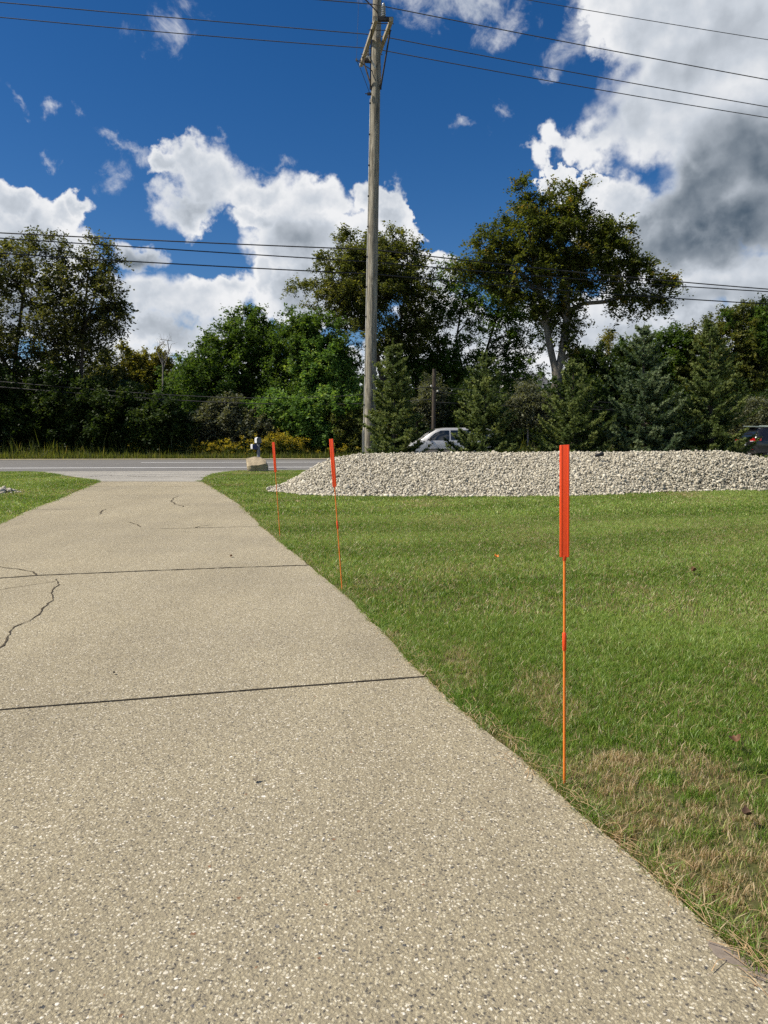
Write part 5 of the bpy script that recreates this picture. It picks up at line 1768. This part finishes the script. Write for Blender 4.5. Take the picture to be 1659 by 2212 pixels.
# ------------------------------------------------------------------ spruces
def spruce(px, apex, Y, halfw, label, mats, seed, lean=0.0, openness=1.0):
    rng = np.random.default_rng(seed)
    base = at(px, 985, Y); base.z = float(gz(base.x, base.y))
    top = at(apex[0], apex[1], Y)
    H = top.z - base.z
    Rb = halfw * Y / 1591.0
    root = thing('spruce_tree', label, 'spruce', tuple(base), 0, 'young spruces behind the gravel bank')
    lean = (top.x - base.x) / H
    shoots = []     # (p0, p1, colour)
    wood = []
    def branch(z, L, az, elev):
        d = np.array([math.cos(az), math.sin(az), 0.0])
        n = max(3, int(L / 0.09))
        pts = []
        curl = rng.normal(0, 0.12)
        side = np.array([-d[1], d[0], 0])
        for i in range(n + 1):
            u = i / n
            # sags in the middle and turns up at the end
            zz = math.tan(elev) * L * u - 0.20 * L * math.sin(u * math.pi * 0.9) * (1 - z / H) + 0.10 * L * u ** 3
            pts.append(np.array([lean * z, 0, z]) + d * L * u + side * curl * L * u * u + np.array([0, 0, zz]))
        for i in range(n):
            wood.append((pts[i], pts[i + 1], 0.014 * (1 - i / n) * L + 0.004, 0.014 * (1 - (i + 1) / n) * L + 0.003))
        bt = np.clip(rng.normal(0.5, 0.17), 0.1, 0.9)
        for i in range(1, n + 1):
            u = i / n
            if u < 0.18: continue
            ax = pts[i] - pts[i - 1]; ax /= np.linalg.norm(ax)
            for sg in (-1, 1):
                tl = (0.10 + 0.42 * L * (1 - u) * min(1, u * 3) * 0.75) * rng.uniform(0.7, 1.25)
                tl = min(tl, 0.5)
                td = ax * 0.75 + side * sg * rng.uniform(0.5, 1.0) + np.array([0, 0, rng.uniform(-0.28, 0.22)])
                td /= np.linalg.norm(td)
                tip = pts[i] + td * tl
                k = max(1, int(round(tl / 0.17)))
                for q in range(k):
                    a = pts[i] + td * tl * q / k; b = pts[i] + td * tl * (q + 1) / k + np.array([0, 0, rng.normal(0.008, 0.01)])
                    shoots.append((a, b, bt - 0.22 + 0.50 * (q + 1) / k * u))  # tint rises outward: lit tips painted into the needle colour
                    if q > 0 or k == 1:
                        for s2 in (-1, 1):
                            if rng.random() < 0.55:
                                dd = td * 0.8 + np.cross(td, [0, 0, 1]) * s2 * 0.7 + np.array([0, 0, rng.normal(0.05, 0.2)])
                                dd /= np.linalg.norm(dd)
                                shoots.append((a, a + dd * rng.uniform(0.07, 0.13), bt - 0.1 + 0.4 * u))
            shoots.append((pts[i - 1], pts[i], bt))
        shoots.append((pts[-1], pts[-1] + (pts[-1] - pts[-2]) * 1.2, bt + 0.25))
    z = 0.10
    while z < H - 0.25:
        f = z / H
        prof = (1 - f) ** 0.86 * Rb * 1.15 * (1.0 if f > 0.12 else 0.86 + f)
        nb = int(rng.integers(8, 11)) if f < 0.7 else int(rng.integers(5, 7))
        a0 = rng.uniform(0, 6.28)
        for k in range(nb):
            L = max(0.12, prof * rng.uniform(0.62, 1.18))
            branch(z + rng.uniform(-0.08, 0.08), L, a0 + 2 * math.pi * k / nb + rng.normal(0, 0.2), R(4 + 42 * f ** 1.4) + rng.normal(0, 0.10))
        z += rng.uniform(0.15, 0.235) * (1 + 0.55 * f) * openness
    # leader
    for q in range(4):
        a = np.array([lean * (H - 0.35 + q * 0.09), 0, H - 0.35 + q * 0.09])
        shoots.append((a, a + np.array([0, 0, 0.09]), 0.6))
    for q in range(6):
        az = q * 1.05
        a = np.array([lean * (H - 0.33), 0, H - 0.33])
        shoots.append((a, a + np.array([math.cos(az) * 0.13, math.sin(az) * 0.13, 0.13]), 0.7))
    zz_ = np.linspace(-0.1, H, 14)
    wood += [(np.array([lean * a_, 0, a_]), np.array([lean * b_, 0, b_]), 0.085 * (1 - max(a_, 0) / H) + 0.008, 0.085 * (1 - b_ / H) + 0.008) for a_, b_ in zip(zz_[:-1], zz_[1:])]
    V, F = tubes_np(wood, 6)
    npmesh('trunk', V, F, M['bark'], root, smooth=True)
    A = np.array([s_[0] for s_ in shoots]); Bq = np.array([s_[1] for s_ in shoots]); T = np.array([s_[2] for s_ in shoots])
    ax = Bq - A; Ln = np.linalg.norm(ax, axis=1, keepdims=True); ax = ax / (Ln + 1e-9)
    NN = 26
    n = len(A)
    u = rng.random((n, NN, 1))
    ref = rng.normal(size=(n, NN, 3))
    axr = np.repeat(ax[:, None], NN, 1)
    per = ref - axr * np.sum(ref * axr, -1, keepdims=True); per /= np.linalg.norm(per, axis=-1, keepdims=True) + 1e-9
    o0 = A[:, None] + axr * u * Ln[:, None]
    nd = axr * 0.75 + per * 0.8; nd /= np.linalg.norm(nd, axis=-1, keepdims=True)
    nl = 0.048 * rng.uniform(0.8, 1.25, (n, NN, 1))
    wv = np.cross(nd, ref); wv /= np.linalg.norm(wv, axis=-1, keepdims=True) + 1e-9
    wv *= 0.0085
    V = np.stack([o0 - wv, o0 + wv, o0 + nd * nl + wv * 0.6, o0 + nd * nl - wv * 0.6], 2).reshape(-1, 3)
    m_ = n * NN
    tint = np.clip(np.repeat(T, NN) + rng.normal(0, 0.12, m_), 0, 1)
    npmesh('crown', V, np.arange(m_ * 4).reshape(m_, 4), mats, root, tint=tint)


Ysp = 20.6
spruce(852, (848, 733), Ysp, 75, 'dark green spruce in front of the utility pole, leftmost of the five', G['spruce'], 1)
spruce(1042, (1052, 758), Ysp + .2, 83, 'full green spruce right of the silver van, second from the left', G['spruce'], 2)
spruce(1236, (1239, 780), Ysp + .3, 98, 'shortest spruce, under the pale forked trunk', G['spruce'], 3, openness=1.12)
spruce(1392, (1390, 705), Ysp + .5, 104, 'tall blue green spruce, fourth from the left', G['blue'], 4, openness=1.15)
spruce(1538, (1534, 702), Ysp + .7, 100, 'thin topped spruce beside the black car, rightmost of the five', G['spruce'], 5, openness=1.15)


# weeds behind the crest, under the spruces, and the verge across the road
def weeds(name, label, x0, x1, y0, y1, n, h, w, mat, seed, dense=None, kind='stuff', heads=None):
    rng = np.random.default_rng(seed)
    x = rng.uniform(x0, x1, n); y = rng.uniform(y0, y1, n) + x * math.tan(TH)
    if dense is not None:
        k = dense(x, y, rng); x, y = x[k], y[k]; n = len(x)
    hh = h * rng.lognormal(-0.1, 0.35, n)
    zb = gz(x, y) - 0.02
    b = np.stack([x, y, zb], -1)
    l = rng.normal(0, 0.28, (n, 3)) * hh[:, None]; l[:, 2] = hh
    wd = rng.normal(size=(n, 3)); wd[:, 2] = 0; wd /= np.linalg.norm(wd, axis=1, keepdims=True); wd *= w / 2
    V = np.stack([b - wd, b + wd, b + l * 0.6 + wd * .7, b + l * .6 - wd * .7, b + l * 0.6 - wd * .7, b + l * .6 + wd * .7, b + l + wd * .05, b + l - wd * .05], 1).reshape(-1, 3)
    F = np.arange(n * 8).reshape(-1, 4)
    tint = np.repeat(np.clip(rng.normal(.5, .22, n), 0, 1), 2)
    o = npmesh(name, V, F, mat, tint=tint)
    tag(o, label, 'weeds', kind=kind)


tg = t_gut / math.cos(TH)
weeds('verge_grass', 'rough uncut grass on the far verge of the road', -45, 50, tg + 0.35, tg + 3.2, 52000, 0.30, 0.035, G['weed'], 1)
weeds('tall_weeds', 'tall mixed weeds along the foot of the roadside shrubs', -40, 48, tg + 2.3, tg + 4.5, 16000, 0.70, 0.05, G['weed'], 2)
weeds('bank_weeds', 'thin dark weeds behind the crest of the gravel bank under the spruces', -1.2, 12, 19.9, 21.6, 2600, 0.22, 0.012, G['weed'], 3, dense=lambda x, y, r: ~inside(MPOLY, x, y))


def goldenrod():
    rng = np.random.default_rng(12)
    pts = []
    for (px, w, py, n) in [(430, 50, 970, 110), (490, 60, 972, 120), (560, 60, 966, 120), (605, 36, 955, 120), (640, 30, 962, 60), (370, 50, 974, 80), (300, 60, 979, 50), (720, 60, 975, 30)]:
        for _ in range(n):
            Y = 44.2 + rng.uniform(-0.9, 0.9)
            q = at(px + rng.normal(0, w * .5), py, Y)
            h = max(0.35, (q.z - 0.14) + rng.normal(0.15, 0.22))
            pts.append((q.x, Y, h))
    C, T = [], []
    for x, y, h in pts:
        ln = rng.normal(0, 0.12, 2)
        for k in range(26):
            u = rng.random()
            C.append((x + ln[0] * u * h + rng.normal(0, .06), y + ln[1] * u * h + rng.normal(0, .06), 0.14 + u * h)); T.append(rng.uniform(0, .47))
        if rng.random() < 0.55:
            for k in range(30):
                u = rng.random()
                C.append((x + ln[0] * h + rng.normal(0, .075), y + ln[1] * h + rng.normal(0, .075), 0.14 + h * (0.88 + 0.2 * u) + rng.normal(0, .03))); T.append(rng.uniform(.55, 1))
    C = np.array(C)
    V = leaves_np(C, 0.085, rng, 0.55)
    m = len(C)
    o = npmesh('goldenrod', V, np.arange(m * 4).reshape(m, 4), G['gold'], tint=np.array(T))
    tag(o, 'yellow flowering goldenrod massed along the far verge behind the mailbox', 'goldenrod', kind='stuff')


goldenrod()


def stem_plant(px, py, label, seed):
    rng = np.random.default_rng(seed)
    Y = 43.6 + rng.uniform(-.3, .3)
    t = at(px, py, Y)
    b = Vector((t.x, Y, 0.13))
    H = t.z - b.z
    root = thing('milkweed_plant', label, 'plant', tuple(b), 0, 'milkweed stems on the far verge')
    m = MB(); ln = rng.normal(0, 0.04)
    m.tube([(ln * z, 0, z) for z in np.linspace(0, H, 6)], [0.012, 0.012, 0.010, 0.009, 0.007, 0.004], 5); m.build('stem', M['leafstem'], root)
    V, F = [], []
    zz = 0.25 * H
    k = 0
    while zz < H:
        f = zz / H
        for s_ in range(2):
            a = k * 1.57 + s_ * math.pi + rng.normal(0, .2)
            L = 0.20 * (1.15 - 0.6 * f) * rng.uniform(.8, 1.2)
            d = np.array([math.cos(a), math.sin(a), 0.55 + .3 * f]); sd2 = np.array([-math.sin(a), math.cos(a), 0]) * L * 0.17
            p = np.array([ln * zz, 0, zz])
            i = len(V)
            V += [p, p + d * L * .45 + sd2, p + d * L + np.array([0, 0, -0.15 * L]), p + d * L * .45 - sd2]
            F.append((i, i + 1, i + 2, i + 3))
        zz += 0.085; k += 1
    npmesh('leaves', V, F, M['milkleaf'], root)


M['leafstem'] = simple('pale_stem', (0.16, 0.18, 0.09), 0.7)
M['milkleaf'] = simple('milkweed_leaf', (0.17, 0.22, 0.11), 0.55, var=0.25, vscale=6)
for i, (px, py, lab) in enumerate([(362, 948, 'short leafy milkweed at the left end of the row, against black thicket'), (395, 940, 'milkweed second from the left, taller than its left neighbour'), (490, 955, 'low milkweed at the left edge of the goldenrod'),
                                   (522, 943, 'slim milkweed standing above the left goldenrod'), (541, 944, 'milkweed with spread leaves left of the tallest pair'), (610 - 10, 930, 'broad tall milkweed over the goldenrod'), (675 - 20, 945, 'milkweed at the right end of the row beside the feathery shrub')]):
    # measured on the left photograph region
    pass
MW = [((600, 1560), 'leafy milkweed at the left end of the row, against the black thicket'), ((655, 1550), 'taller milkweed second from the left end of the row'), ((815, 1585), 'low milkweed just inside the left goldenrod'), ((865, 1570), 'small milkweed rising from the yellow flowers'),
      ((895, 1562), 'slim milkweed in the middle of the row'), ((1010, 1535), 'tall milkweed standing well above the goldenrod'), ((1080, 1548), 'broad milkweed between the two tallest'), ((1125, 1515), 'tallest milkweed of the row, with upright top leaves'), ((1185, 1555), 'milkweed at the right end of the row'), ((955, 1568), 'short milkweed left of the tall one')]
for i, ((zx, zy), lab) in enumerate(MW):
    stem_plant(zx / 1.659 / 1.8228, (800 + zy / 1.659) / 1.8228, lab, 200 + i)


# ------------------------------------------------------------------ house in the distance
def house():
    Y = 92
    c = at(1128, 806, Y)
    c2 = Vector((c.x, Y, 0))
    root = thing('house', 'distant house with a grey gabled roof glimpsed between the tree trunks', 'house', tuple(c2), R(18))
    H = c.z
    w = MB(); w.box((0, 0, (H - 2.6) / 2), (5, 8, H - 2.6)); w.add([(-2.5, -4, H - 2.6), (-2.5, 4, H - 2.6), (-2.5, 0, H - .15), (2.5, -4, H - 2.6), (2.5, 4, H - 2.6), (2.5, 0, H - .15)], [(0, 2, 1), (3, 4, 5)])
    w.build('wall', M['housewall'], root)
    r = MB()
    for sg in (-1, 1):
        r.add([(-2.9, sg * 4.5, H - 2.95), (2.9, sg * 4.5, H - 2.95), (2.9, 0, H), (-2.9, 0, H), (-2.9, sg * 4.5, H - 3.15), (2.9, sg * 4.5, H - 3.15), (2.9, 0, H - .2), (-2.9, 0, H - .2)], [(0, 1, 2, 3), (4, 7, 6, 5), (0, 4, 5, 1), (0, 3, 7, 4), (1, 5, 6, 2)])
    rf = r.build('roof', M['shingle'], root)
    ch = MB(); ch.box((1.5, 1.2, H - 0.6), (0.6, 0.6, 1.4)); ch.build('chimney', M['shingle'], rf)
    for x in (-1.3, 1.3):
        f = MB(); f.box((x, -4.02, H - 4.4), (1.2, 0.08, 1.4)); fr = f.build('window', M['white'], root)
        p = MB(); p.box((x, -4.08, H - 4.4), (1.0, 0.04, 1.2)); p.build('pane', M['glass'], fr)


M['glass'] = simple('dark_glass', (0.012, 0.016, 0.018), 0.05, spec=0.8)
M['housewall'] = simple('pale_siding', (0.38, 0.38, 0.37), 0.8, var=0.05)
M['shingle'] = simple('grey_shingle', (0.13, 0.133, 0.14), 0.85, var=0.15)
house()


# ------------------------------------------------------------------ cars
def car_paint(name, col, metal=0.3, rough=0.35):
    m, t, p = mat_new(name)
    p.inputs['Base Color'].default_value = (*col, 1)
    p.inputs['Metallic'].default_value = metal
    p.inputs['Roughness'].default_value = rough
    p.inputs['Coat Weight'].default_value = 0.8
    p.inputs['Coat Roughness'].default_value = 0.04
    return m


M['silver'] = car_paint('silver_paint', (0.50, 0.495, 0.48), 0.25, 0.38)
M['beige'] = car_paint('beige_paint', (0.40, 0.33, 0.25), 0.2, 0.4)
M['blackpaint'] = car_paint('black_paint', (0.010, 0.010, 0.011), 0.0, 0.25)
M['tyre'] = simple('tyre_rubber', (0.018, 0.018, 0.018), 0.85)
M['alloy'] = simple('wheel_alloy', (0.45, 0.45, 0.46), 0.3, metal=0.9)
M['chrome'] = simple('chrome_trim', (0.75, 0.75, 0.76), 0.12, metal=1.0)
M['red'] = simple('red_lens', (0.45, 0.008, 0.012), 0.12, spec=0.8, var=0.2, vscale=20)
M['clear'] = simple('clear_lens', (0.55, 0.56, 0.58), 0.08, spec=0.8)
M['underbody'] = simple('dark_underbody', (0.02, 0.02, 0.02), 0.8)


def interp_section(st, x):
    xs = [s_[0] for s_ in st]
    return [np.interp(x, xs, [s_[k] for s_ in st]) for k in range(1, 7)]


def body_loft(st, nx=44):
    """st rows: x, z_bottom, z_belt, z_roof, half width at sill, at belt, at roof"""
    x0, x1 = st[0][0], st[-1][0]
    XS = np.concatenate([np.linspace(x0, x1, nx)])
    rows = []
    for x in XS:
        zb, zt, zr, wb, wt, wr = interp_section(st, x)
        hasroof = zr - zt > 0.06
        sec = [(wb * .90, zb), (wb, zb + .06), (wb + (max(wb, wt) * 1.012 - wb) * .7, zb + (zt - zb) * .45), (max(wb, wt) * 1.012, zb + (zt - zb) * .66), (wt, zt - .03), (wt - .012, zt)]
        if hasroof:
            sec += [(wt + (wr - wt) * .5 , zt + (zr - zt) * .5), (wr, zr - .09), (wr - .06, zr - .025), (wr * .55, zr), (0, zr + .012)]
        else:
            sec += [(wt - .05, zt + (zr - zt) * .3), (wt * .86, zt + (zr - zt) * .6), (wt * .72, zr - .005), (wt * .45, zr), (0, zr + .008)]
        left = [(x, y, z) for y, z in sec]
        right = [(x, -y, z) for y, z in sec[:-1]][::-1]
        rows.append(left + right)
    n = len(rows[0])
    V = [p for r_ in rows for p in r_]
    F = []
    for i in range(len(rows) - 1):
        for j in range(n):
            j2 = (j + 1) % n
            F.append((i * n + j, (i + 1) * n + j, (i + 1) * n + j2, i * n + j2))
    F.append(tuple(range(n)))
    F.append(tuple(range((len(rows) - 1) * n, len(rows) * n))[::-1])
    return V, F


def side_y(st, x, z):
    zb, zt, zr, wb, wt, wr = interp_section(st, x)
    wm = max(wb, wt) * 1.012
    return float(np.interp(z, [zb, zb + .06, zb + (zt - zb) * .45, zb + (zt - zb) * .66, zt - .03, zt, zt + (zr - zt) * .5, zr - .09], [wb * .9, wb, wb + (wm - wb) * .7, wm, wt, wt - .012, wt + (wr - wt) * .5, wr]))


def side_patch(st, poly, off, sgn, nsub=6):
    """panel lying on the car's flank: polygon in (x, z) filled on a grid of strips"""
    xs = [p[0] for p in poly]
    V, F = [], []
    X = np.linspace(min(xs), max(xs), 14)
    for x in X:
        zz = []
        for (a, b) in zip(poly, poly[1:] + poly[:1]):
            if (a[0] - x) * (b[0] - x) <= 0 and abs(a[0] - b[0]) > 1e-6:
                u = (x - a[0]) / (b[0] - a[0]); zz.append(a[1] + u * (b[1] - a[1]))
        if not zz: zz = [poly[0][1]]
        lo, hi = min(zz), max(zz)
        for k in range(nsub + 1):
            z = lo + (hi - lo) * k / nsub
            V.append((x, sgn * (side_y(st, x, z) + off), z))
    m = nsub + 1
    for i in range(len(X) - 1):
        for k in range(nsub):
            a = i * m + k
            F.append((a, a + m, a + m + 1, a + 1) if sgn < 0 else (a, a + 1, a + m + 1, a + m))
    return V, F


def wheel(root, x, y, r, wd):
    sg = 1 if y > 0 else -1
    mt = Matrix.Translation((x, y, r)) @ Matrix.Rotation(R(-90) * sg, 4, 'X')
    a = MB(); a.lathe([(r * .98 + .055, -.01), (r * .98 + .055, 0.004)], 28, Matrix.Translation((x, y + sg * .012, r)) @ Matrix.Rotation(R(-90) * sg, 4, 'X')); a.build('wheel_arch', M['underbody'], root, 40)
    t = MB(); t.lathe([(r * .62, -wd), (r * .93, -wd), (r, -wd * .85), (r, -.03), (r * .94, .035), (r * .66, .04), (r * .63, .02)], 28, mt)
    w = t.build('wheel', M['tyre'], root, 40)
    ri = MB(); ri.lathe([(r * .64, .0), (r * .64, .035), (r * .58, .03), (r * .54, -.02), (r * .16, .0), (r * .15, .03), (0.01, .035)], 28, mt)
    rm = ri.build('rim', M['alloy'], w, 30)
    sp = MB()
    for k in range(5):
        an = 2 * math.pi * k / 5
        p0 = mt @ Vector((r * .12 * math.cos(an), r * .12 * math.sin(an), .022)); p1 = mt @ Vector((r * .6 * math.cos(an), r * .6 * math.sin(an), .03))
        sp.beam(p0, p1, .07, .025, up=Vector((0, 1, 0)))
    sp.build('spokes', M['alloy'], w)


def put(mb, root, name, mat, smooth=40):
    return mb.build(name, mat, root, smooth)


def minivan():
    Y = 42.0
    xl = at(915, 960, Y).x
    root = thing('minivan', 'silver minivan with beige lower doors driving left on the far lane, half hidden by spruces', 'minivan', (xl + 1.38, Y + 0.0, 0.144), math.pi + TH)
    # x forward; front door's leading edge 1.38 ahead of the origin
    st = [(-2.52, .45, .95, 1.05, .80, .84, .70), (-2.46, .32, 1.02, 1.55, .90, .92, .76), (-2.25, .26, 1.04, 1.72, .96, .97, .80), (-1.0, .24, 1.04, 1.77, .98, .985, .82), (0.3, .24, 1.03, 1.76, .98, .985, .82), (0.75, .24, 1.02, 1.70, .98, .98, .80),
          (1.2, .24, 1.01, 1.45, .98, .97, .78), (1.62, .25, 1.00, 1.13, .97, .95, .76), (1.75, .26, .98, 1.05, .97, .94, .72), (2.2, .28, .88, .95, .94, .90, .6), (2.45, .32, .74, .80, .86, .80, .5), (2.52, .40, .62, .66, .76, .72, .4)]
    V, F = body_loft(st)
    b = MB(); b.add(V, F); body = put(b, root, 'body', M['silver'], 35)
    for sg in (-1, 1):
        w1 = [(1.38, 1.05), (0.78, 1.06), (0.10, 1.07), (0.10, 1.60), (0.55, 1.60), (0.9, 1.45)]
        for nm, poly in (('window', w1), ('window', [(0.02, 1.07), (-1.05, 1.08), (-1.05, 1.62), (0.02, 1.61)]), ('window', [(-1.13, 1.08), (-2.15, 1.10), (-2.05, 1.58), (-1.13, 1.62)])):
            m = MB(); V, F = side_patch(st, poly, .006, sg); m.add(V, F); put(m, root, nm, M['glass'])
        m = MB(); V, F = side_patch(st, [(1.45, .30), (-1.2, .30), (-1.2, .52), (1.45, .53)], .004, sg, 3); m.add(V, F); put(m, root, 'lower_panel', M['beige'])
        for x in (1.38, 0.06, -1.09):
            m = MB(); V, F = side_patch(st, [(x - .006, .3), (x + .006, .3), (x + .006, 1.03), (x - .006, 1.03)], .007, sg, 6); m.add(V, F); put(m, root, 'door_gap', M['underbody'])
        for x0, x1 in ((1.36, 0.1), (0.02, -1.05)):
            m = MB(); m.beam((x0, sg * (side_y(st, x0, .58) + .012), .58), (x1, sg * (side_y(st, x1, .58) + .012), .58), .03, .055); put(m, root, 'side_moulding', M['chrome'])
            m = MB(); m.beam((x0, sg * (side_y(st, x0, .54) + .008), .535), (x1, sg * (side_y(st, x1, .54) + .008), .535), .02, .03); put(m, root, 'side_moulding', M['black'])
        for x in (0.28, -0.15):
            m = MB(); m.box((x, sg * (side_y(st, x, .93) + .02), .93), (.20, .03, .035)); m.build('door_handle', M['chrome'], root, bevel=.008)
        mr = MB(); yy = side_y(st, 1.22, 1.06)
        mr.box((1.18, sg * (yy + .12), 1.12), (.12, .20, .15)); mir = mr.build('mirror', M['black'], root, bevel=.03)
        ar = MB(); ar.beam((1.2, sg * (yy - .02), 1.06), (1.2, sg * (yy + .06), 1.08), .06, .05); ar.build('mirror_arm', M['black'], mir)
        m = MB(); m.box((2.36, sg * .66, .74), (.20, .30, .13), Matrix.Rotation(-sg * R(35), 3, 'Z')); m.build('headlight', M['clear'], root, bevel=.02)
        m = MB(); m.box((-2.47, sg * .80, 1.1), (.10, .14, .38)); m.build('tail_light', M['red'], root, bevel=.02)
        wheel(root, 1.55, sg * .86, .33, .2); wheel(root, -1.5, sg * .86, .33, .2)
    m = MB()
    m.add([(1.60, -.70, 1.10), (1.60, .70, 1.10), (.86, .66, 1.655), (.86, -.66, 1.655), (1.62, -.70, 1.125), (1.62, .70, 1.125), (.88, .66, 1.685), (.88, -.66, 1.685)], [(0, 1, 2, 3), (4, 7, 6, 5), (0, 4, 5, 1), (1, 5, 6, 2), (2, 6, 7, 3), (3, 7, 4, 0)])
    put(m, root, 'windscreen', M['glass'])
    m = MB(); m.box((-2.50, 0, 1.35), (.06, 1.3, .42)); m.build('rear_window', M['glass'], root, bevel=.02)
    m = MB(); m.box((2.49, 0, .42), (.10, 1.5, .16)); m.build('bumper', M['silver'], root, bevel=.03)
    m = MB(); m.box((2.48, 0, .62), (.08, .8, .12)); m.build('grille', M['black'], root, bevel=.02)


minivan()


def suv():
    Y = 38.0
    xr = at(1623, 960, Y).x
    root = thing('sport_utility_car', 'black sport utility car with a red tail light, cut by the right edge', 'car', (xr + 2.38, Y + 0.95, 0.144), TH)
    st = [(-2.42, .48, .98, 1.02, .78, .80, .68), (-2.38, .40, 1.06, 1.25, .88, .88, .70), (-2.25, .36, 1.10, 1.45, .93, .93, .70), (-2.02, .36, 1.11, 1.68, .955, .95, .70), (-1.6, .36, 1.11, 1.74, .965, .96, .71), (0.0, .34, 1.08, 1.76, .965, .96, .72), (0.45, .34, 1.07, 1.73, .965, .96, .72),
          (0.9, .34, 1.06, 1.48, .965, .955, .70), (1.25, .34, 1.06, 1.22, .965, .95, .70), (1.4, .34, 1.06, 1.13, .965, .95, .70), (2.0, .36, 1.01, 1.09, .955, .93, .62), (2.3, .38, .92, 1.02, .90, .87, .55), (2.4, .44, .80, .86, .80, .80, .5)]
    V, F = body_loft(st)
    b = MB(); b.add(V, F); put(b, root, 'body', M['blackpaint'], 35)
    for sg in (-1, 1):
        for poly in ([(1.05, 1.11), (0.25, 1.12), (0.25, 1.60), (0.5, 1.60)], [(0.17, 1.12), (-0.80, 1.14), (-0.80, 1.60), (0.17, 1.61)], [(-0.88, 1.15), (-1.60, 1.20), (-1.40, 1.58), (-0.88, 1.60)]):
            fr = MB()
            for a, c in zip(poly, poly[1:] + poly[:1]):
                fr.beam((a[0], sg * (side_y(st, a[0], a[1]) + .008), a[1]), (c[0], sg * (side_y(st, c[0], c[1]) + .008), c[1]), .014, .022)
            f = put(fr, root, 'window', M['chrome'])
            m = MB(); V, F = side_patch(st, poly, .006, sg); m.add(V, F); put(m, f, 'pane', M['glass'])
        m = MB()
        m.add([(-2.405, sg * .52, .99), (-2.405, sg * .52, 1.16), (-2.36, sg * .84, 1.17), (-2.36, sg * .84, 1.00), (-2.10, sg * .955, 1.16), (-2.10, sg * .955, 1.03),
               (-2.44, sg * .52, .99), (-2.44, sg * .52, 1.16), (-2.40, sg * .87, 1.17), (-2.40, sg * .87, 1.00), (-2.10, sg * .968, 1.16), (-2.10, sg * .968, 1.03)],
              [(6, 7, 8, 9), (9, 8, 10, 11), (0, 3, 2, 1), (3, 5, 4, 2), (7, 1, 2, 8), (8, 2, 4, 10), (6, 9, 3, 0), (9, 11, 5, 3), (0, 1, 7, 6), (4, 5, 11, 10)])
        tl = put(m, root, 'tail_light', M['red'], 30)
        m = MB(); m.beam((-2.447, sg * .54, 1.0), (-2.41, sg * .86, 1.01), .012, .03); m.build('reversing_lens', M['clear'], tl)
        m = MB(); m.box((-2.47, sg * .72, .58), (.03, .22, .05)); m.build('reflector', M['red'], root, bevel=.008)
        m = MB(); m.box((-1.0, sg * .70, 1.79), (2.2, .035, .035)); m.build('roof_rail', M['chrome'], root, bevel=.01)
        for x in (-0.55, .45):
            m = MB(); m.box((x, sg * (side_y(st, x, .98) + .018), .98), (.20, .03, .03)); m.build('door_handle', M['blackpaint'], root, bevel=.008)
        for x in (-.84, .21):
            m = MB(); V, F = side_patch(st, [(x - .006, .42), (x + .006, .42), (x + .006, 1.08), (x - .006, 1.08)], .003, sg, 6); m.add(V, F); put(m, root, 'door_gap', M['underbody'])
        m = MB(); m.box((.95, sg * 1.08, 1.16), (.12, .22, .16)); m.build('mirror', M['blackpaint'], root, bevel=.03)
        m = MB(); m.box((2.28, sg * .70, .90), (.22, .30, .12), Matrix.Rotation(-sg * R(30), 3, 'Z')); m.build('headlight', M['clear'], root, bevel=.02)
        wheel(root, -1.45, sg * .86, .385, .22); wheel(root, 1.45, sg * .86, .385, .22)
    # rear: sloping glass, spoiler, bumper, trim
    m = MB(); m.add([(-2.40, -.70, 1.20), (-2.40, .70, 1.20), (-2.12, .62, 1.64), (-2.12, -.62, 1.64), (-2.33, -.70, 1.16), (-2.33, .70, 1.16), (-2.05, .62, 1.6), (-2.05, -.62, 1.6)], [(0, 3, 2, 1), (4, 5, 6, 7), (0, 1, 5, 4), (2, 3, 7, 6), (1, 2, 6, 5), (3, 0, 4, 7)]); put(m, root, 'rear_window', M['glass'], 30)
    m = MB(); m.box((-2.14, 0, 1.70), (.34, 1.28, .045)); m.build('spoiler', M['blackpaint'], root, bevel=.015)
    m = MB(); m.box((-2.42, 0, .60), (.16, 1.74, .26)); bp = m.build('bumper', M['blackpaint'], root, bevel=.05)
    m = MB(); m.box((-2.507, 0, .70), (.012, 1.2, .03)); m.build('bumper_trim', M['chrome'], bp)
    m = MB(); m.box((-2.43, 0, .99), (.03, .90, .035)); m.build('tailgate_trim', M['chrome'], root, bevel=.008)
    m = MB(); m.box((-2.44, 0, .86), (.03, .32, .16)); m.build('licence_plate', M['white'], root, bevel=.005)
    m = MB(); m.add([(1.34, -.72, 1.15), (1.34, .72, 1.15), (.56, .66, 1.66), (.56, -.66, 1.66), (1.36, -.72, 1.175), (1.36, .72, 1.175), (.58, .66, 1.69), (.58, -.66, 1.69)], [(0, 1, 2, 3), (4, 7, 6, 5), (0, 4, 5, 1), (1, 5, 6, 2), (2, 6, 7, 3), (3, 7, 4, 0)]); put(m, root, 'windscreen', M['glass'])
    for yy in (-.45, .45):
        m = MB(); m.tube([(-2.35, yy, .36), (-2.49, yy, .36)], .035, 10); m.build('exhaust', M['chrome'], root)


suv()
